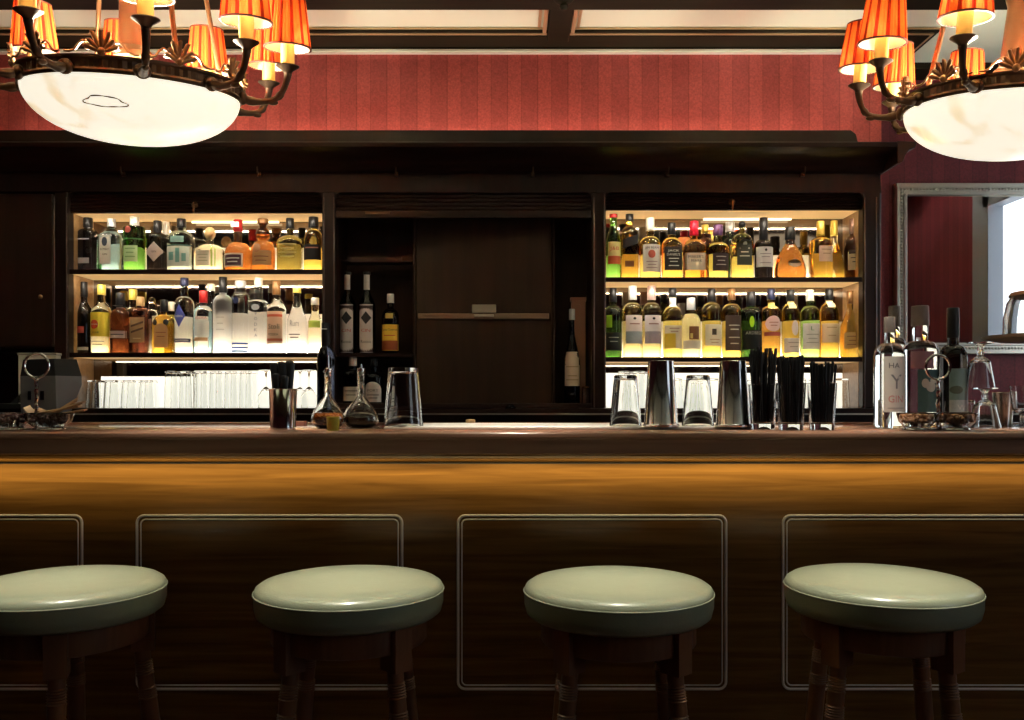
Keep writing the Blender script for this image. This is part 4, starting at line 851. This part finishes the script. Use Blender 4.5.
# front face leaning back, side face with the undercut below: two faces meeting at the corner x=56
A = [(-.113, -.01, T(0, 418)[1]), (.014, -.05, T(0, 418)[1]), (.05, .10, T(0, 400)[1]), (-.10, .15, T(0, 418)[1])]
x = lambda px, dy=0: X(px, 3.2+dy)-X(52, 3.2)
v = [(x(21, 0), 0, Z(425, 3.2)), (x(57, -.04), -.04, Z(425, 3.2)), (x(66, .05), .05, Z(425, 3.2)), (x(26, .10), .10, Z(425, 3.2)),
     (x(20, 0), 0, Z(376, 3.2)), (x(55.5, -.04), -.04, Z(376, 3.2)), (x(82, .05), .05, Z(385, 3.2)), (x(28, .10), .10, Z(376, 3.2)),
     (x(82, .05), .05, Z(376, 3.2)),
     (x(23, .01), .01, Z(359.5, 3.2)), (x(54, -.03), -.03, Z(359, 3.2)), (x(77, .05), .05, Z(358.5, 3.2)), (x(30, .10), .10, Z(359, 3.2))]
b.add(v, [(0, 1, 5, 4), (1, 2, 6, 5), (5, 6, 8), (2, 3, 7, 6), (6, 7, 8), (3, 0, 4, 7), (0, 3, 2, 1)], 0)
b.add(v, [(4, 5, 10, 9), (5, 8, 11, 10), (8, 7, 12, 11), (7, 4, 9, 12), (9, 10, 11, 12)], 1)
b.build('housing', [mat('till_grey', (.15, .15, .17), .5), mat('till_black', (.006, .006, .007), .6)], tl, bevel=.002)
for a_, c_, y_ in ((30, 33, -.012), (45, 48, -.030)): MB().box(x(a_), x(c_), y_-.004, y_+.006, Z(400, 3.2), Z(391, 3.2)).build('slot', M_BLACKG, tl)
b = MB(); b.box(x(24), x(64), -.01, .09, .97, Z(424, 3.2)); b.box(x(0), x(90), -.1, .18, .95, .97); b.build('stand', M_BLACK, tl)
lc = MB().box(-2.4, 1.2, 3.0, 3.555, 0, .95); o = lc.build('work_counter', M_DARK); tag(o, 'low dark work counter hidden behind the bar', 'counter')
b = MB(); b.box(-.045, .045, -.045, .045, 0, .148); b.box(-.048, .048, -.048, .048, .138, .148); o = b.build('riser_block', M_DARK, loc=(X(326, 3.4), 3.40, .95), bevel=.002); tag(o, 'dark wooden block under the tall dark corked bottle', 'block')
b = MB(); b.box(-.075, .075, -.02, .02, 0, .212, 0).box(-.078, .078, -.022, .022, .212, .222, 1)
o = b.build('paper_box', [M_PAPER, P((.35, .33, .3))], loc=(X(37, 3.5), 3.52, ZC), bevel=.002); tag(o, 'white paper box standing behind the black till', 'box')
b = MB(); b.prism([(-.09, 0), (.09, 0), (.09, .02), (-.09, .02)], 'y', -.07, .07); b.prism([(.0, .02), (.085, .02), (.085, .10)], 'y', .0, .05)
o = b.build('card_reader', [mat('dark_grey', (.03, .033, .035), .4)], loc=(X(2, 3.45), 3.50, ZC), bevel=.002); tag(o, 'low dark grey card reader left of the black till', 'card reader')

# ------------------------------------------------------------------ stools
def make_stool():
    root = empty('bar_stool', (0, 0, 0), '', 'bar stool', 'bar stools along the counter')
    zt = .787; R = .1855
    pr = [(0, zt), (.06, zt-.0005), (.12, zt-.002), (.155, zt-.0035), (.173, zt-.0075), (.182, zt-.0135), (R, zt-.021), (R, zt-.030), (.1852, zt-.048), (.181, zt-.064), (.172, zt-.071), (.150, zt-.073), (0, zt-.073)]
    c = MB().lathe(pr, 64).build('seat_cushion', M_LEATHER, root, ang=70)
    b = MB(); b.tube([(.1858*math.cos(2*PI*i/64), .1858*math.sin(2*PI*i/64), zt-.0235) for i in range(64)], .0017, 8, closed=True); b.build('piping', M_LEATHER, c)
    MB().lathe([(.135, zt-.073), (.152, zt-.073), (.152, zt-.118), (.149, zt-.122), (.135, zt-.122)], 48, close=True).build('apron', M_LEG, root)
    for k in range(4):
        a = PI/2*k; ca, sa = math.cos(a), math.sin(a)
        def P_(r, z): return (r*ca, r*sa, z)
        b = MB(); bl = MB().box(-.022, .022, -.020, .020, zt-.155, zt-.073); bl.xf(Matrix.Rotation(a, 4, 'Z') @ Matrix.Translation((.140, 0, 0))); b.add(bl.v, bl.f)
        n = 40; pts = []; rs = []
        for i in range(n+1):
            t_ = i/n; z = (zt-.150)*(1-t_); r_ = .137+.075*t_
            pts.append(P_(r_, z))
            q = .0185+.0035*math.sin(PI*min(1, t_*1.3))-.006*t_
            for zc_, wd in ((zt-.185, .004), (zt-.197, .004), (zt-.235, .004), (zt-.247, .004)):
                if abs(z-zc_) < .009: q += .0028*math.cos((z-zc_)/.009*PI/2)
            rs.append(q)
        # finer points where the turned rings sit
        pts2 = []; rs2 = []
        zs = sorted(set([zt-.150, zt-.16, zt-.17]+[zt-.178-.0025*i for i in range(12)]+[zt-.21, zt-.225]+[zt-.232-.0025*i for i in range(10)]+[zt-.26-.03*i for i in range(16)]+[0]), reverse=True)
        for z in zs:
            if z < 0: continue
            t_ = 1-z/(zt-.150); q = .0155+.0035*math.sin(PI*min(1, t_*1.2))-.003*t_
            for a0, a1 in ((zt-.178, zt-.2055), (zt-.232, zt-.2545)):
                if a1 <= z <= a0: q += .0016*(1 if round((a0-z)/.0025) % 2 else -.6)
            pts2.append(P_(.137+.075*t_, z)); rs2.append(q)
        b.tube(pts2, rs2, 14); b.build('leg', M_LEG, root, ang=30)
        a2 = a+PI/2; zf = .24; rf = .137+.075*(1-zf/(zt-.15))
        st = MB(); st.tube([(rf*ca, rf*sa, zf), (rf*math.cos(a2), rf*math.sin(a2), zf)], .011, 10); st.build('stretcher', M_LEG, root)
    return root
st0 = make_stool()
stools = [(67, 1.75, 20, 'green leather bar stool cut off by the edge of the picture'), (350, 1.75, -42, 'green leather stool before the second beaded panel, with the black straw cup above it'),
          (618, 1.74, -47, 'green leather stool before the third panel, below the upturned shakers'), (880.5, 1.77, -56, 'green leather stool nearest the mirror end of the bar')]
for i, (px, d, ph, lab) in enumerate(stools):
    o = st0 if i == 0 else copy_tree(st0)
    o.location = (X(px, d), d, 0); o.rotation_euler = (0, 0, math.radians(ph)); o['label'] = lab

# ------------------------------------------------------------------ chandeliers
def make_chandelier():
    root = empty('chandelier', (0, 0, 0), '', 'chandelier', 'bronze chandeliers over the bar')
    DZ = -.012; RB_ = .290; Hh = .138
    pr = []
    for i in range(15):
        a = i/14; pr.append((RB_*math.sin(a*PI/2)**.92 if i else 0, -Hh*math.cos(a*PI/2)))
    pr[-1] = (RB_, 0)
    inn = [(max(0, r-.008), z+.008) for r, z in pr[::-1]]; inn[-1] = (0, inn[-1][1])
    MB().lathe(pr+inn, 64).build('bowl', M_ALA, root, ang=60)
    b = MB(); b.lathe([(.274, -.002), (.2935, -.004), (.297, .004), (.2945, .010), (.2945, .030), (.299, .034), (.299, .040), (.274, .040)], 160, close=True, wob=lambda i, j: (-.003 if j % 2 else .001) if i in (3, 4) else 0); b.build('rim_band', M_BRONZE, root, ang=30)
    crest_m = []
    for k in range(10):
        a = math.radians(36*k)
        Rz = Matrix.Rotation(a, 4, 'Z')   # local: arm leaves toward -Y
        arm = MB()
        path = [(0, -.292, .022), (0, -.330, .012), (0, -.375, .016), (0, -.402, .030), (0, -.418, .056), (0, -.426, .082), (0, -.428, .098)]
        # smooth by Catmull-like resampling
        P0 = [Vector(p) for p in path]; pts = []
        for i in range(len(P0)-1):
            p0, p1, p2, p3 = P0[max(i-1, 0)], P0[i], P0[i+1], P0[min(i+2, len(P0)-1)]
            for t_ in (0, .25, .5, .75): pts.append(.5*((2*p1)+(-p0+p2)*t_+(2*p0-5*p1+4*p2-p3)*t_*t_+(-p0+3*p1-3*p2+p3)*t_**3))
        pts.append(P0[-1]); n = len(pts)
        arm.tube(pts, [.0125-.004*math.sin(PI*i/(n-1)) + (.0025 if i in (3, 4, 12, 13) else 0) for i in range(n)], 10)
        arm.lathe([(.008, .086), (.012, .092), (.010, .097), (.016, .104), (.028, .112), (.034, .1165), (.033, .119), (.018, .117), (0, .117)], 20, (0, -.428, 0))
        arm.sphere((0, -.300, .020), .020, 12, sc=(1.1, .7, 1)); arm.sphere((0, -.385, .012), .010, 8, sc=(1, 1.6, .8))
        arm.xf(Matrix.Translation((0, 0, DZ)) @ Rz); ao = arm.build('arm', M_BRONZE, root, ang=50)
        cx_, cy_ = .428*math.sin(a), -.428*math.cos(a)
        MB().lathe([(0, .117), (.0195, .117), (.0195, .200), (.012, .203), (0, .203)], 18, (cx_, cy_, DZ)).build('candle_sleeve', M_CANDLE, ao)
        MB().sphere((cx_, cy_, .222+DZ), .0145, 12, sc=(1, 1, 1.5)).build('bulb', M_BULB, ao)
        sh = MB(); seg = 72
        zb, ztp = .166, .306; rb, rt = .0665, .050
        wv = lambda i, j: .0016*(1 if j % 2 else -1) if i in (0, 1) else 0
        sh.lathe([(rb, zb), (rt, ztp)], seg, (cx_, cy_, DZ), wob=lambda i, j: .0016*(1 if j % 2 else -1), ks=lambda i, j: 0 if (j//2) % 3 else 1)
        del_caps = 2; sh.f = sh.f[:-2]; sh.m = sh.m[:-2]
        o_ = len(sh.f); sh.lathe([(rb-.003, zb), (rt-.003, ztp)], seg, (cx_, cy_, DZ), k=2); sh.f = sh.f[:-2]; sh.m = sh.m[:-2]
        sh.lathe([(rb-.003, zb-.0005), (rb+.0022, zb-.0005), (rb+.0022, zb+.0035), (rb-.003, zb+.0035)], 40, (cx_, cy_, DZ), k=3, close=True)
        sh.lathe([(rt-.003, ztp-.003), (rt+.0022, ztp-.003), (rt+.0022, ztp+.001), (rt-.003, ztp+.001)], 40, (cx_, cy_, DZ), k=3, close=True)
        sh.build('lamp_shade', [M_SHADE, M_PLEAT_SHADOW, M_LINING, M_HEM], ao, ang=20)
        # palmette crest with side scrolls, midway between arms
        c = MB()
        for q in (-70, -47, -24, 0, 24, 47, 70):
            an = math.radians(q); L_ = .050 if abs(q) < 30 else .040
            c.tube([(0, -.298, .045), (.55*L_*math.sin(an), -.300, .045+.55*L_*math.cos(an)), (L_*math.sin(an), -.305, .045+L_*math.cos(an)), (1.15*L_*math.sin(an), -.311, .043+1.08*L_*math.cos(an))], [.004, .0062, .0058, .002], 8)
        c.sphere((0, -.300, .046), .011, 10)
        for sg in (-1, 1):
            c.tube([(sg*x_, -.299, .041+z_) for x_, z_ in ((.090, .003), (.078, .002), (.064, .008), (.054, .022), (.044, .030), (.033, .028), (.028, .018), (.034, .011), (.041, .014))], .0034, 6)
        c.xf(Matrix.Rotation(a+math.radians(18), 4, 'Z')); c.build('crest', M_BRONZE2, root, ang=50)
    for k in range(4):
        a = math.radians(45+90*k+10); r0 = .275; pts = [(r0*math.cos(a)*(1-t_*.42), r0*math.sin(a)*(1-t_*.42), .04+t_*.62) for t_ in (0, .25, .5, .75, 1)]
        MB().tube(pts, .0072, 8).build('rod', M_BRONZE2, root)
    b = MB(); b.lathe([(0, .0), (.05, .0), (.06, .02), (.045, .045), (.04, .09), (.052, .10), (.052, .115), (.038, .13), (.030, .30), (.04, .33), (.03, .36), (.028, .60), (.07, .64), (.185, .66), (.185, .68), (.02, .70), (.018, .79), (0, .79)], 24)
    b.build('stem', M_BRONZE2, root, ang=40)
    return root
ch0 = make_chandelier()
ch1 = copy_tree(ch0)
def place_ch(o, Xc, d, zc, phase, tx, ty, label):
    M_ = Matrix.Translation((Xc, d, zc)) @ Matrix.Rotation(-ty, 4, 'Y') @ Matrix.Rotation(tx, 4, 'X') @ Matrix.Rotation(math.radians(phase), 4, 'Z') @ Matrix.Translation((0, 0, -.1045))
    o.matrix_world = M_; o['label'] = label
place_ch(ch0, -1.077, 2.5, CAM_Z+.9765, -8.9, .137, -.03, 'bronze chandelier with red pleated shades hanging over the dark cupboard end')
place_ch(ch1, 1.4925, 2.625, CAM_Z+.970, -44.6, .096, -.0466, 'bronze chandelier with red pleated shades hanging at the mirror end')

# a dark brown vein in the stone of one bowl
bpy.context.view_layer.update()
_bowl = [c for c in ch0.children if c.name.startswith('bowl')][0]
_inv = ch0.matrix_world.inverted(); _o = _inv @ Vector((0, 0, CAM_Z)); _pts = []
for i in range(40):
    a = 2*PI*i/40; w_ = 1+.10*math.sin(3*a+.5)+.07*math.sin(5*a)
    u_, v_ = 21*math.cos(a)*w_, 5.2*math.sin(a)*w_+2.4*math.cos(a)
    dv = (_inv.to_3x3() @ Vector(((105+u_-CX)/F, 1, (CY-101.5-v_)/F)))
    t_ = 1.6
    while t_ < 3:
        p = _o+dv*t_; r_ = math.hypot(p.x, p.y)
        if r_ < .29 and p.z > -.138*math.cos(math.asin(min(1, (r_/.290)**(1/.92)))): break
        t_ += .0005
    _pts.append(p)
MB().tube(_pts, [.0009+.0012*abs(math.sin(2.5*i)) for i in range(40)], 6, closed=True).build('stone_vein', mat('stone_vein', (.22, .11, .05), .5), _bowl)
